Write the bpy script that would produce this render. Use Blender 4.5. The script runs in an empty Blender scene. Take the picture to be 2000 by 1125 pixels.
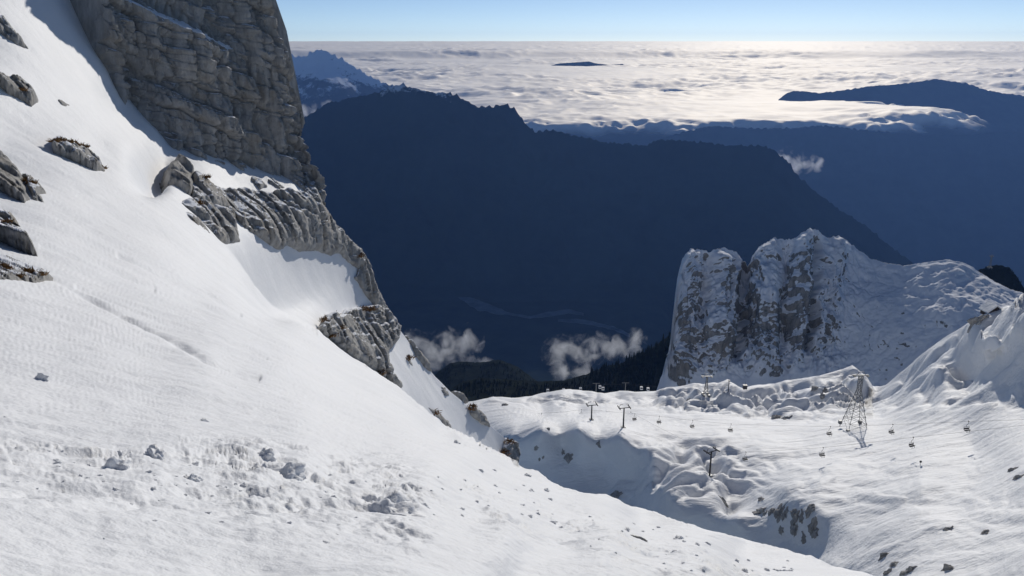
import bpy, math, random
from mathutils import Vector, Quaternion
import numpy as np

# ------------------------------------------------------------------ camera, sky, sun, exposure
sc = bpy.context.scene
F = 1570.0                     # focal length in pixels of the 2000 px wide photograph
PITCH = math.radians(17.1)
SUN_AZ = math.radians(18.0)    # to the right of the viewing direction (+Y)
SUN_EL = math.radians(23.5)

cam_d = bpy.data.cameras.new('camera')
cam_d.sensor_width = 36.0
cam_d.lens = 36.0 * F / 2000.0
cam_d.clip_start = 0.1
cam_d.clip_end = 2.0e6
cam = bpy.data.objects.new('camera', cam_d)
cam.rotation_euler = (math.radians(90) - PITCH, 0, 0)
sc.collection.objects.link(cam)
sc.camera = cam

world = bpy.data.worlds.new('World')
sc.world = world
world.use_nodes = True
wn = world.node_tree
sky = wn.nodes.new('ShaderNodeTexSky')
sky.sky_type = 'NISHITA'
sky.sun_disc = False
sky.sun_elevation = SUN_EL
sky.sun_rotation = SUN_AZ
sky.altitude = 3000
sky.air_density = 0.6
sky.dust_density = 0.4
sky.ozone_density = 2.0
wn.links.new(sky.outputs[0], wn.nodes['Background'].inputs[0])
wn.nodes['Background'].inputs[1].default_value = 0.08

sun_d = bpy.data.lights.new('sun', 'SUN')
sun_d.energy = 3.0
sun_d.angle = math.radians(0.5)
sun_d.color = (1.0, 0.95, 0.87)
sun = bpy.data.objects.new('sun', sun_d)
sun.rotation_euler = (math.radians(90) - SUN_EL, 0, math.pi - SUN_AZ)
sc.collection.objects.link(sun)

sc.view_settings.view_transform = 'Standard'
sc.view_settings.look = 'None'
sc.view_settings.gamma = 1
sc.view_settings.exposure = -0.04
sc.cycles.max_bounces = 6
sc.cycles.diffuse_bounces = 3
sc.cycles.volume_bounces = 1
sc.cycles.transparent_max_bounces = 8
sc.cycles.volume_step_rate = 1.0
sc.cycles.volume_max_steps = 256

# ------------------------------------------------------------------ helpers
C = sc.collection
SP, CP = math.sin(PITCH), math.cos(PITCH)
def ray(u, v):
    """world direction through a photo pixel, scaled so that its length along the view axis is 1"""
    u = np.asarray(u, float); v = np.asarray(v, float)
    r = (u - 1000.0) / F; s = (v - 562.5) / F
    return np.stack([r, CP - s * SP, -SP - s * CP], -1)
def at(u, v, t):
    return ray(u, v) * np.asarray(t, float)[..., None]
def project(P):
    P = np.asarray(P, float)
    d = P[..., 1] * CP - P[..., 2] * SP
    up = P[..., 1] * SP + P[..., 2] * CP
    return 1000 + F * P[..., 0] / d, 562.5 - F * up / d, d
def sstep(x, a, b):
    k = np.clip((x - a) / (b - a), 0, 1)
    return k * k * (3 - 2 * k)
def curve(pts):
    a = np.array(pts, float)
    return lambda x: np.interp(x, a[:, 0], a[:, 1])

def _hash(ix, iy, iz, seed):
    n = (ix.astype(np.int64) * 374761393 + iy.astype(np.int64) * 668265263 + iz.astype(np.int64) * 2147483647 + seed * 974634777) & 0xffffffff
    n = ((n ^ (n >> 13)) * 1274126177) & 0xffffffff
    n = ((n ^ (n >> 16)) * 2246822519) & 0xffffffff
    return (n ^ (n >> 15)) & 0xffffffff
def perlin(P, seed=0):
    P = np.asarray(P, float)
    i = np.floor(P); f = P - i; i = i.astype(np.int64)
    w = f * f * f * (f * (f * 6 - 15) + 10)
    out = 0
    for dx in (0, 1):
        wx = w[..., 0] if dx else 1 - w[..., 0]
        for dy in (0, 1):
            wy = w[..., 1] if dy else 1 - w[..., 1]
            for dz in (0, 1):
                wz = w[..., 2] if dz else 1 - w[..., 2]
                h = _hash(i[..., 0] + dx, i[..., 1] + dy, i[..., 2] + dz, seed)
                a = (h & 0xffff) / 65536.0 * 6.2831853
                c = (h >> 16) / 65536.0 * 2 - 1
                q = np.sqrt(1 - c * c)
                g = np.cos(a) * q * (f[..., 0] - dx) + np.sin(a) * q * (f[..., 1] - dy) + c * (f[..., 2] - dz)
                out = out + wx * wy * wz * g
    return out * 1.5
def fbm(P, octaves=5, seed=0, gain=0.5, lac=2.03):
    a, s = 1.0, 0
    for k in range(octaves):
        s = s + a * perlin(np.asarray(P) * lac ** k + 17.3 * k, seed + k); a *= gain
    return s
def ridged(P, octaves=4, seed=0, gain=0.5):
    a, s = 1.0, 0
    for k in range(octaves):
        s = s + a * (1 - 2 * np.abs(perlin(np.asarray(P) * 2.05 ** k + 9.7 * k, seed + k))); a *= gain
    return s
def cells(P, seed=0):
    """distance to the nearest and second nearest jittered cell point, and the nearest cell's random value"""
    P = np.asarray(P, float); i = np.floor(P).astype(np.int64)
    f1 = np.full(P.shape[:-1], 9.0); f2 = f1.copy(); val = np.zeros_like(f1)
    for dx in (-1, 0, 1):
        for dy in (-1, 0, 1):
            for dz in (-1, 0, 1):
                c = i + np.array([dx, dy, dz])
                h = _hash(c[..., 0], c[..., 1], c[..., 2], seed); h2 = _hash(c[..., 1], c[..., 2], c[..., 0], seed + 5)
                q = c + np.stack([(h & 0x3ff) / 1024.0, ((h >> 10) & 0x3ff) / 1024.0, ((h >> 20) & 0x3ff) / 1024.0], -1)
                d = np.sqrt(((q - P) ** 2).sum(-1))
                near = d < f1
                f2 = np.where(near, f1, np.minimum(f2, d)); val = np.where(near, (h2 & 0xffff) / 65536.0, val); f1 = np.where(near, d, f1)
    return f1, f2, val
def lod_fbm(P, t, lam, octaves, amp, seed=0, hurst=0.9, px=2.6, stretch=(1, 1, 1), billow=False):
    """fractal relief in metres; each octave fades out where the mesh is too coarse to carry it"""
    out = 0
    for k in range(octaves):
        L = lam / 2.0 ** k
        w = np.clip(L / (t * px / F * 2.2) - 0.6, 0, 1)
        n = perlin(P / (L * np.array(stretch)) + 31.7 * k, seed + k)
        if billow: n = np.abs(n) * 2 - 0.5
        out = out + w * n * amp * (L / lam) ** hurst
    return out
class RBF:
    """multiquadric interpolation of values given at photo pixels"""
    def __init__(s, pts, c=20.0, log=False):
        a = np.array(pts, float); s.x = a[:, :2] / 100; s.c = c / 100; s.log = log
        y = np.log(a[:, 2]) if log else a[:, 2]
        s.m = y.mean(); n = len(a)
        K = np.sqrt(((s.x[:, None] - s.x[None]) ** 2).sum(-1) + s.c ** 2)
        A = np.zeros((n + 1, n + 1)); A[:n, :n] = K - np.eye(n) * 1e-3; A[n, :n] = A[:n, n] = 1
        s.w = np.linalg.solve(A, np.append(y - s.m, 0))
    def __call__(s, u, v):
        u, v = np.broadcast_arrays(np.asarray(u, float), np.asarray(v, float)); sh = u.shape
        q = np.stack([u.ravel(), v.ravel()], -1) / 100
        o = np.empty(len(q))
        for k in range(0, len(q), 40000):
            d = np.sqrt(((q[k:k + 40000, None] - s.x[None]) ** 2).sum(-1) + s.c ** 2)
            o[k:k + 40000] = d @ s.w[:-1] + s.w[-1]
        o = (o + s.m).reshape(sh)
        return np.exp(o) if s.log else o

def mesh_from(name, V, Fq, mat=None, parent=None, smooth=True, attrs=None):
    V = np.ascontiguousarray(np.asarray(V, np.float32).reshape(-1, 3)); Fq = np.ascontiguousarray(np.asarray(Fq, np.int32))
    k = Fq.shape[1]
    me = bpy.data.meshes.new(name)
    me.vertices.add(len(V)); me.vertices.foreach_set('co', V.ravel())
    me.loops.add(Fq.size); me.loops.foreach_set('vertex_index', Fq.ravel())
    me.polygons.add(len(Fq)); me.polygons.foreach_set('loop_start', np.arange(0, Fq.size, k, dtype=np.int32))
    me.polygons.foreach_set('use_smooth', np.full(len(Fq), smooth))
    me.update(calc_edges=True)
    for n, a in (attrs or {}).items():
        at_ = me.attributes.new(n, 'FLOAT', 'POINT'); at_.data.foreach_set('value', np.asarray(a, np.float32).ravel())
    if mat: me.materials.append(mat)
    o = bpy.data.objects.new(name, me); C.objects.link(o)
    if parent: o.parent = parent
    return o
def grid_faces(nr, nc, flip=False):
    i = np.arange(nr * nc).reshape(nr, nc)
    a, b, c, d = i[:-1, :-1].ravel(), i[:-1, 1:].ravel(), i[1:, 1:].ravel(), i[1:, :-1].ravel()
    return np.stack([a, d, c, b] if flip else [a, b, c, d], -1)
def normals(P):
    """unit normals of a grid of points, pointing towards the camera side"""
    du = np.gradient(P, axis=1); dv = np.gradient(P, axis=0)
    n = np.cross(du, dv); n /= np.linalg.norm(n, axis=-1, keepdims=True) + 1e-12
    return n * np.where((n * P).sum(-1, keepdims=True) > 0, -1, 1)
def tag(o, label=None, cat=None, group=None, kind=None):
    for k, v in (('label', label), ('category', cat), ('group', group), ('kind', kind)):
        if v: o[k] = v
    return o
def empty(name, loc):
    o = bpy.data.objects.new(name, None); C.objects.link(o); o.location = loc
    o.empty_display_size = 0.2
    return o
def copy_tree(o, parent=None):
    c = o.copy(); C.objects.link(c); c.parent = parent
    for ch in list(o.children): copy_tree(ch, c)
    return c
class MB:
    """collects boxes and bars into one mesh"""
    def __init__(s): s.v = []; s.f = []
    def bar(s, a, b, r, n=4, r2=None):
        a = np.array(a, float); b = np.array(b, float); d = b - a; d /= np.linalg.norm(d)
        x = np.cross(d, (0, 0, 1) if abs(d[2]) < .9 else (1, 0, 0)); x /= np.linalg.norm(x); y = np.cross(d, x)
        k = len(s.v); r2 = r if r2 is None else r2
        for p, q in ((a, r), (b, r2)):
            for j in range(n):
                g = 2 * math.pi * (j + .5) / n; s.v.append(p + q * (math.cos(g) * x + math.sin(g) * y))
        for j in range(n): s.f.append((k + j, k + (j + 1) % n, k + n + (j + 1) % n, k + n + j))
        s.f.append(tuple(k + j for j in range(n))[::-1]); s.f.append(tuple(k + n + j for j in range(n)))
        return s
    def box(s, c, d):
        k = len(s.v); c = np.array(c, float); d = np.array(d, float) / 2
        for z in (-1, 1):
            for x, y in ((-1, -1), (1, -1), (1, 1), (-1, 1)): s.v.append(c + d * (x, y, z))
        for q in ((3, 2, 1, 0), (4, 5, 6, 7), (0, 1, 5, 4), (1, 2, 6, 5), (2, 3, 7, 6), (3, 0, 4, 7)): s.f.append(tuple(k + j for j in q))
        return s
    def build(s, name, mat, parent=None):
        me = bpy.data.meshes.new(name); me.from_pydata([tuple(p) for p in s.v], [], s.f); me.materials.append(mat)
        o = bpy.data.objects.new(name, me); C.objects.link(o)
        if parent: o.parent = parent
        return o

# ------------------------------------------------------------------ materials
def new_mat(name):
    m = bpy.data.materials.new(name); m.use_nodes = True
    nt = m.node_tree; b = nt.nodes['Principled BSDF']
    b.inputs['Specular IOR Level'].default_value = 0.2
    return m, nt, b
def N(nt, typ, **kw):
    n = nt.nodes.new(typ)
    for k, v in kw.items():
        if k in n.inputs: n.inputs[k].default_value = v
        else: setattr(n, k, v)
    return n
def coords(nt, scale=(1, 1, 1)):
    g = N(nt, 'ShaderNodeNewGeometry'); m = N(nt, 'ShaderNodeMapping'); m.inputs['Scale'].default_value = scale
    nt.links.new(g.outputs['Position'], m.inputs['Vector']); return m.outputs[0], g
def noise(nt, vec, scale, detail=6, rough=0.6):
    n = N(nt, 'ShaderNodeTexNoise', Scale=scale, Detail=detail, Roughness=rough); nt.links.new(vec, n.inputs['Vector']); return n.outputs[0]
def ramp(nt, fac, stops):
    r = N(nt, 'ShaderNodeValToRGB'); e = r.color_ramp.elements
    while len(e) < len(stops): e.new(0.5)
    for k, (p, c) in enumerate(stops):
        e[k].position = p; e[k].color = c if len(c) == 4 else (*c, 1)
    nt.links.new(fac, r.inputs[0]); return r.outputs[0]
def math_node(nt, op, a, b=None):
    n = N(nt, 'ShaderNodeMath', operation=op)
    for k, x in enumerate((a, b)):
        if x is None: continue
        if isinstance(x, (int, float)): n.inputs[k].default_value = x
        else: nt.links.new(x, n.inputs[k])
    return n.outputs[0]
def mix(nt, fac, a, b):
    n = N(nt, 'ShaderNodeMix', data_type='RGBA')
    nt.links.new(fac, n.inputs[0])
    for k, x in ((6, a), (7, b)):
        if isinstance(x, tuple): n.inputs[k].default_value = (*x, 1)
        else: nt.links.new(x, n.inputs[k])
    return n.outputs[2]
def bump(nt, b, height, dist, strength=1.0):
    n = N(nt, 'ShaderNodeBump', Strength=strength, Distance=dist); nt.links.new(height, n.inputs['Height']); nt.links.new(n.outputs[0], b.inputs['Normal'])
SNOW = (0.84, 0.86, 0.90)
def snow_material(name, scales, dist, stretch=(1, 1, 1)):
    m, nt, b = new_mat(name)
    vec, g = coords(nt, stretch)
    h = None
    for s, a in scales:
        n = math_node(nt, 'MULTIPLY', noise(nt, vec, s, 4, 0.65), a)
        h = n if h is None else math_node(nt, 'ADD', h, n)
    bump(nt, b, h, dist)
    c = ramp(nt, noise(nt, vec, scales[0][0] * 0.2, 3), [(0.3, (0.83, 0.838, 0.85)), (0.7, (0.885, 0.888, 0.895))])
    nt.links.new(c, b.inputs['Base Color'])
    b.inputs['Roughness'].default_value = 0.6; b.inputs['Specular IOR Level'].default_value = 0.3
    return m
def rock_material(name, base, snow=None, scale=1.0, bumpd=0.15, attr=False, nmix=0.9):
    """weathered limestone; snow lies where the surface is flat enough"""
    m, nt, b = new_mat(name)
    vec, g = coords(nt); vs, _ = coords(nt, (1, 1, 0.22))
    lo = tuple(x * 0.5 for x in base); hi = tuple(min(1, x * 1.5) for x in base)
    col = ramp(nt, noise(nt, vs, 0.9 * scale, 8, 0.7), [(0.28, lo), (0.5, base), (0.72, hi)])
    brown = ramp(nt, noise(nt, vec, 0.16 * scale, 6, 0.65), [(0.52, (0, 0, 0)), (0.68, (1, 1, 1))])
    col = mix(nt, math_node(nt, 'MULTIPLY', brown, 0.35), col, (base[0] * 0.95, base[1] * 0.78, base[2] * 0.55))
    h = math_node(nt, 'ADD', noise(nt, vs, 2.2 * scale, 9, 0.72), math_node(nt, 'MULTIPLY', noise(nt, vec, 0.7 * scale, 6), 1.5))
    if snow is not None:
        nz = N(nt, 'ShaderNodeSeparateXYZ'); nt.links.new(g.outputs['Normal'], nz.inputs[0]); vn, _ = coords(nt, (1, 1, 0.27))
        k = math_node(nt, 'ADD', nz.outputs[2], math_node(nt, 'MULTIPLY', math_node(nt, 'SUBTRACT', noise(nt, vn, 0.8 * scale, 9, 0.75), 0.5), nmix))
        if attr:
            a = N(nt, 'ShaderNodeAttribute', attribute_name='snow'); k = math_node(nt, 'ADD', k, a.outputs['Fac'])
        f = ramp(nt, k, [(snow - 0.03, (0, 0, 0)), (snow + 0.03, (1, 1, 1))])
        col = mix(nt, f, col, SNOW)
        h = math_node(nt, 'MULTIPLY', h, math_node(nt, 'SUBTRACT', 1.0, math_node(nt, 'MULTIPLY', f, 0.85)))
    nt.links.new(col, b.inputs['Base Color']); b.inputs['Roughness'].default_value = 0.85
    bump(nt, b, h, bumpd)
    return m
def plain(name, col, rough=0.6, metal=0.0, var=0.25, scale=3.0):
    m, nt, b = new_mat(name); vec, g = coords(nt)
    c = ramp(nt, noise(nt, vec, scale, 5), [(0.3, tuple(x * (1 - var) for x in col)), (0.7, tuple(min(1, x * (1 + var)) for x in col))])
    nt.links.new(c, b.inputs['Base Color']); b.inputs['Roughness'].default_value = rough; b.inputs['Metallic'].default_value = metal
    return m
M = {}
M['snow_near'] = snow_material('wind packed snow', [(1.2, 1.0), (5.0, 0.35), (22.0, 0.10)], 0.07)
M['snow_basin'] = snow_material('deep snow', [(0.22, 1.0), (0.9, 0.35)], 0.9, (0.3, 1, 1))
M['rock'] = rock_material('grey limestone', (0.385, 0.375, 0.358), snow=0.80, bumpd=0.25)
M['boulder'] = rock_material('boulder limestone', (0.34, 0.33, 0.315), snow=None, scale=1.3, bumpd=0.12)
M['crag'] = rock_material('snow plastered limestone', (0.27, 0.262, 0.25), snow=0.45, scale=0.26, bumpd=1.2, attr=True, nmix=0.85)
M['cliff'] = rock_material('cliff limestone', (0.385, 0.375, 0.358), snow=0.80, bumpd=0.25, attr=True)
M['grass'] = plain('dry alpine grass', (0.19, 0.105, 0.04), 0.9, var=0.5, scale=6)
M['steel'] = plain('galvanised steel', (0.16, 0.165, 0.17), 0.5, 0.6)
M['dark_steel'] = plain('dark painted steel', (0.035, 0.035, 0.04), 0.5, 0.2)
M['cabin'] = plain('pale cabin shell', (0.55, 0.57, 0.6), 0.3)
M['chunk'] = snow_material('crusted snow', [(9.0, 1.0), (40.0, 0.3)], 0.02)
M['wood'] = plain('dark weathered wood', (0.05, 0.04, 0.035), 0.8)

# ------------------------------------------------------------------ the snow slope the photograph is taken from
ridge_v = curve([(-400, -260), (120, -220), (200, -60), (250, 125), (300, 200), (400, 272), (500, 305), (590, 332), (600, 345), (625, 400), (645, 432), (680, 470), (705, 492), (725, 535), (745, 580), (765, 622),
                 (790, 655), (815, 690), (850, 735), (880, 765), (910, 790), (935, 806), (950, 825), (985, 855), (1000, 870), (1012, 907), (1100, 950), (1250, 1010), (1450, 1070), (1700, 1125), (1950, 1190), (2200, 1270)])
lip_v = curve([(-400, -100), (0, 60), (200, 260), (380, 432), (430, 488), (500, 560), (620, 650), (690, 705), (780, 762), (870, 838), (1010, 907), (1100, 950), (2200, 1270)])
near_t = RBF([(-400, 1125, 2.2), (0, 1125, 2.7), (500, 1125, 3.4), (1000, 1125, 4.6), (1400, 1125, 7.0), (1700, 1125, 15), (1900, 1180, 14), (2200, 1270, 12), (1500, 1250, 4.6), (1000, 1300, 3.0), (400, 1300, 2.3), (-300, 1300, 1.8), (800, 1600, 1.75), (0, 1600, 1.4), (1600, 1600, 2.2),
              (0, 1000, 3.5), (500, 1000, 4.4), (1000, 1020, 6.8), (1200, 1050, 8.6), (1450, 1070, 20), (1250, 1010, 25), (1100, 950, 33), (1010, 907, 42), (1350, 1085, 9),
              (0, 900, 4.8), (300, 900, 5.6), (600, 900, 7.5), (850, 920, 10.5), (0, 800, 6.8), (300, 800, 9.3), (600, 820, 13.5), (800, 860, 20), (900, 880, 27), (870, 838, 50), (780, 762, 56), (690, 705, 62),
              (0, 700, 10.5), (200, 700, 13.5), (400, 700, 19), (560, 715, 29), (650, 720, 44), (-300, 700, 8), (0, 560, 20), (200, 560, 30), (400, 580, 47), (500, 560, 72), (620, 650, 67), (520, 620, 56),
              (0, 450, 34), (200, 450, 48), (330, 450, 64), (380, 432, 77), (430, 488, 75), (-300, 450, 25), (0, 300, 54), (150, 300, 66), (250, 300, 80), (0, 150, 67), (100, 150, 78), (200, 260, 80), (0, 0, 80), (100, 0, 93), (-300, 0, 62), (-300, 250, 44), (100, -200, 108), (-300, -200, 80)], 25, True)
far_t = RBF([(0, 300, 54), (150, 300, 66), (0, 150, 67), (100, 150, 78), (0, 0, 80), (100, 0, 93), (100, -200, 108), (200, 130, 98), (250, 200, 103), (300, 240, 106.5), (250, 300, 86), (300, 350, 88), (380, 432, 81), (350, 280, 110), (430, 305, 117), (430, 400, 99), (520, 335, 125.5), (600, 345, 134), (600, 430, 121),
             (680, 470, 140), (745, 580, 152), (790, 655, 163), (850, 735, 172), (935, 806, 185), (1010, 880, 198), (430, 488, 82), (500, 560, 92), (560, 520, 110), (620, 650, 105), (640, 560, 126), (700, 620, 140), (690, 705, 120), (780, 762, 140), (870, 838, 163), (1010, 907, 196), (300, 100, 128), (250, 60, 120), (400, 200, 135), (500, 260, 145), (200, -120, 122)], 25, True)
def slope_t(u, v):
    w = 5 + 70 * (1 - sstep(u, 300, 520))
    k = sstep(lip_v(u) - v, -w * 0.2, w)
    a = near_t(u, v); b = far_t(u, v)
    k = np.where(u > 1012, 0, k)
    return np.exp(np.log(a) * (1 - k) + np.log(b) * k)
def terrain_grid(us, top, bot, f, tfun):
    U = np.broadcast_to(us[None, :], (len(f), len(us))).copy()
    V = bot + (top(us)[None, :] - bot) * f[:, None]
    T = tfun(U, V)
    return U, V, T, at(U, V, T)
def skirt(P, steps):
    """rows that carry a sheet over its far edge, away from the camera and down"""
    h = P[-1] * np.array([1, 1, 0]); h /= np.linalg.norm(h, axis=-1, keepdims=True)
    rows = [P[-1] + h * d - np.array([0, 0, z]) for d, z in steps]
    return np.concatenate([P, np.stack(rows)], 0)
us = np.concatenate([np.arange(-300, 0, 8), np.arange(0, 1720, 2.6), np.arange(1720, 2200, 10)])
f1_ = np.concatenate([np.linspace(0, 1, 20, endpoint=False) ** 0.8]); f2_ = np.linspace(0, 1, 310, endpoint=False); f3_ = np.linspace(0, 1, 130)
lo_, li_, hi_ = 1600.0, lip_v(us) + 6, np.minimum(ridge_v(us), lip_v(us))
mid_ = np.maximum(1135.0, li_ + 30)
V = np.concatenate([lo_ + (mid_ - lo_) * f1_[:, None], mid_ + (li_ - mid_) * f2_[:, None], li_ + (hi_ - li_) * f3_[:, None]])
U = np.broadcast_to(us[None, :], V.shape).copy(); T = slope_t(U, V); P = at(U, V, T)
fall = np.array([0.80, 0.60])                    # fall line in plan
def along(P):
    a = P[..., 0] * fall[0] + P[..., 1] * fall[1]; b = -P[..., 0] * fall[1] + P[..., 1] * fall[0]
    return np.stack([a, b, P[..., 2] * 0], -1)
A = along(P)
near_k = 1 - sstep(T, 30, 70)
dz = lod_fbm(A, T, 14.0, 3, 0.35, 1) * np.clip(T / 25, 0.15, 1.4)
dz += lod_fbm(A, T, 2.4, 6, 0.10, 11, 0.85, stretch=(2.6, 1, 1))
dz += 0.02 * lod_fbm(A, T, 0.8, 5, 1.0, 21, 0.8, stretch=(1.8, 1, 1)) * (0.4 + sstep(fbm(A * 0.5, 2, 77), -0.1, 0.4))
# broken crust of a small slide across the foreground
band = np.exp(-((V - (905 + 0.10 * U + 25 * np.sin(U / 130.0))) / 62) ** 2) * (1 - sstep(U, 760, 900)) + 0.55 * np.exp(-((V - (700 + 0.30 * U)) / 45) ** 2) * sstep(U, 820, 950) * (1 - sstep(U, 1500, 1700))
band *= 0.45 + sstep(fbm(A * 0.9, 3, 5), -0.25, 0.3)
f1, f2, val = cells(A * np.array([3.0, 4.2, 1]) + 0.35 * fbm(A * 6, 2, 3)[..., None], 4)
dz += band * (0.042 * (val - 0.3) * sstep(f2 - f1, 0.0, 0.45) + lod_fbm(A, T, 0.5, 4, 0.075, 41, 0.8, billow=True))
# two old ski tracks running down the slope
def furrow(pts, wid, dep):
    a = np.array(pts, float); best = np.full(U.shape, 1e9)
    for (x0, y0), (x1, y1) in zip(a[:-1], a[1:]):
        q = np.clip(((U - x0) * (x1 - x0) + (V - y0) * (y1 - y0)) / ((x1 - x0) ** 2 + (y1 - y0) ** 2), 0, 1)
        best = np.minimum(best, np.hypot(U - x0 - q * (x1 - x0), V - y0 - q * (y1 - y0)))
    return -dep * np.exp(-(best / wid) ** 2)
for pts, wd, dp in (([(95, 540), (190, 592), (300, 655), (400, 702), (505, 742)], 4.5, .16), ([(150, 560), (300, 625), (430, 672), (520, 705)], 3.0, .06), ([(80, 480), (190, 515), (300, 560)], 3, .07), ([(230, 500), (360, 560), (470, 620)], 2.6, .06), ([(600, 780), (760, 850), (880, 905)], 2.5, .03)):
    dz += furrow(pts, wd, dp) * (0.6 + 0.5 * perlin(A * 0.8, 8)) * np.clip(T / 18, 0.3, 2.2) * 1.2
# hollow scoured beside the boulder and under the rock band
for u0, v0, ru, rv, d in ((296, 330, 32, 34, 3.2), (560, 570, 60, 45, 1.6)):
    dz -= d * np.exp(-((U - u0) / ru) ** 2 - ((V - v0) / rv) ** 2)
P[..., 2] += dz
SLOPE = (U, V, P)
P = skirt(P, [(0.6, 0.3), (2, 2), (6, 8), (20, 30), (50, 90)])
slope = mesh_from('snow_slope', P, grid_faces(*P.shape[:2]), M['snow_near'])
tag(slope, kind='structure')

# ------------------------------------------------------------------ basin with the ski run
basin_top = curve([(840, 815), (880, 796), (900, 788), (930, 783), (965, 775), (1000, 778), (1040, 773), (1060, 767), (1110, 761), (1150, 764), (1180, 768), (1210, 763), (1240, 767), (1280, 764), (1300, 757), (1345, 751), (1400, 747), (1421, 742), (1450, 758), (1500, 750), (1560, 740), (1600, 734),
                   (1640, 721), (1665, 714), (1690, 732), (1706, 757), (1730, 752), (1765, 722), (1800, 692), (1850, 655), (1900, 624), (1950, 603), (2000, 588), (2120, 560)])
basin_z = RBF([(860, 815, -203), (950, 818, -196), (1100, 803, -197), (1200, 812, -191), (1300, 832, -182), (1400, 850, -175), (1500, 862, -170), (1670, 832, -166), (1800, 830, -150), (2000, 800, -128), (2120, 790, -118), (1900, 870, -138), (1700, 890, -152), (1550, 895, -162), (1470, 885, -167),
               (880, 796, -207), (1000, 780, -209), (1100, 768, -211), (1200, 770, -213), (1280, 768, -213), (1340, 756, -207), (1420, 748, -203), (1500, 755, -202), (1560, 744, -197), (1640, 726, -189), (1665, 717, -187), (1705, 757, -187), (1500, 800, -190), (1400, 800, -193), (1600, 790, -182),
               (1765, 722, -167), (1850, 655, -141), (1950, 603, -119), (2000, 588, -112), (2120, 560, -100), (1830, 716, -145.5), (1930, 646, -116), (2000, 632, -105), (1960, 745, -129), (2000, 725, -121), (1945, 695, -127), (1880, 735, -147), (1780, 765, -160), (1900, 785, -139),
               (2000, 900, -118), (2000, 1000, -112), (2000, 1130, -106), (2120, 1000, -100), (1800, 950, -131), (1800, 1050, -124), (1800, 1130, -119), (1650, 950, -146), (1650, 1050, -141), (1620, 1100, -143), (1540, 962, -151), (1600, 990, -144), (1540, 1055, -160), (1470, 1060, -165), (1595, 1072, -153),
               (985, 834, -183), (1000, 830, -181), (1060, 824, -176), (1130, 824, -174), (1215, 836, -172), (1280, 868, -167), (1060, 812, -195), (1130, 811, -194), (1215, 823, -186), (1150, 955, -191), (1050, 900, -185), (1100, 940, -190), (1200, 985, -190), (1020, 900, -186), (1240, 925, -180), (1180, 900, -183), (1100, 870, -180.5), (1000, 1000, -200),
               (1300, 900, -168), (1380, 925, -164), (1300, 962, -164), (1375, 978, -162), (1440, 1015, -161), (1300, 1010, -170), (1375, 1038, -170), (1250, 985, -184), (1420, 1055, -169), (1480, 945, -163), (1445, 985, -165), (1250, 1150, -190), (1500, 1150, -170)], 12)
us = np.arange(840, 2121, 2.3)
f = np.linspace(0, 1, 250)
U, V, T, P = terrain_grid(us, basin_top, 1150.0, f, lambda u, v: basin_z(u, v) / ray(u, v)[..., 2])
piste = np.clip(np.exp(-((V - (822 + 0.03 * (U - 1300) + 20 * sstep(U, 1350, 1600))) / 26) ** 2) * 1.2 + np.exp(-((V - 850) / 45) ** 2) * sstep(U, 1560, 1720) * 1.2, 0, 1)
karst = np.clip(sstep(U, 1250, 1330) * (1 - sstep(V, 790, 835)) * (1 - sstep(U, 1680, 1740)) + np.exp(-(((U - 1340) / 110) ** 2 + ((V - 915) / 55) ** 2)) * 1.1 + sstep(U, 1720, 1800) * (1 - sstep(V, 700, 770)) * 0.75 + (1 - sstep(V, 785, 800)) * 0.6, 0, 1.5)
soft = 1 - 0.85 * piste
q = P + 9 * np.stack([fbm(P / 30, 2, 61), fbm(P / 30, 2, 62), P[..., 2] * 0], -1)
Q2 = q * np.array([1, 1, 0])
dz = lod_fbm(Q2, T, 45, 2, 2.4, 71) * soft
mound = np.abs(perlin(Q2 / 17.0, 81)); mound2 = np.abs(perlin(Q2 / 8.0 + 5, 82))
dz += (0.12 + karst) * soft * (9.0 * (mound - 0.3) + 3.6 * (mound2 - 0.3))
dz += lod_fbm(Q2, T, 12, 4, 0.9, 91, 1.0) * soft
dz += lod_fbm(P * np.array([1, 1, 0]), T, 4.2, 3, 0.46, 95, 0.8, px=2.0, stretch=(7, 1, 1)) * (0.3 + piste)
for u0, v0, ru, rv, d in ((1392, 905, 20, 22, 7), (1335, 880, 16, 14, 4), (1425, 985, 16, 14, 5), (1420, 950, 14, 16, 4), (1300, 930, 14, 12, 3), (1440, 960, 25, 30, 3), (1360, 955, 18, 8, 3)):
    dz -= d * np.exp(-((U - u0) / ru) ** 2 - ((V - v0) / rv) ** 2)
dz *= 1 - 0.85 * np.exp(-((V - basin_top(U)) / 8) ** 2)
P[..., 2] += dz
BASIN = (U, V, P)
P = skirt(P, [(3, 1), (12, 6), (40, 35), (120, 140)])
tag(mesh_from('snow_basin', P, grid_faces(*P.shape[:2]), M['snow_basin']), kind='structure')

def ground(u, v, grid):
    """point of a terrain grid that shows at a photo pixel"""
    U, V, P = grid
    if not hasattr(ground, 'cache'): ground.cache = {}
    k = id(P)
    if k not in ground.cache: ground.cache[k] = project(P)
    pu, pv, _ = ground.cache[k]
    i = np.argmin((pu - u) ** 2 + (pv - v) ** 2)
    return P.reshape(-1, 3)[i].copy()

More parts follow.
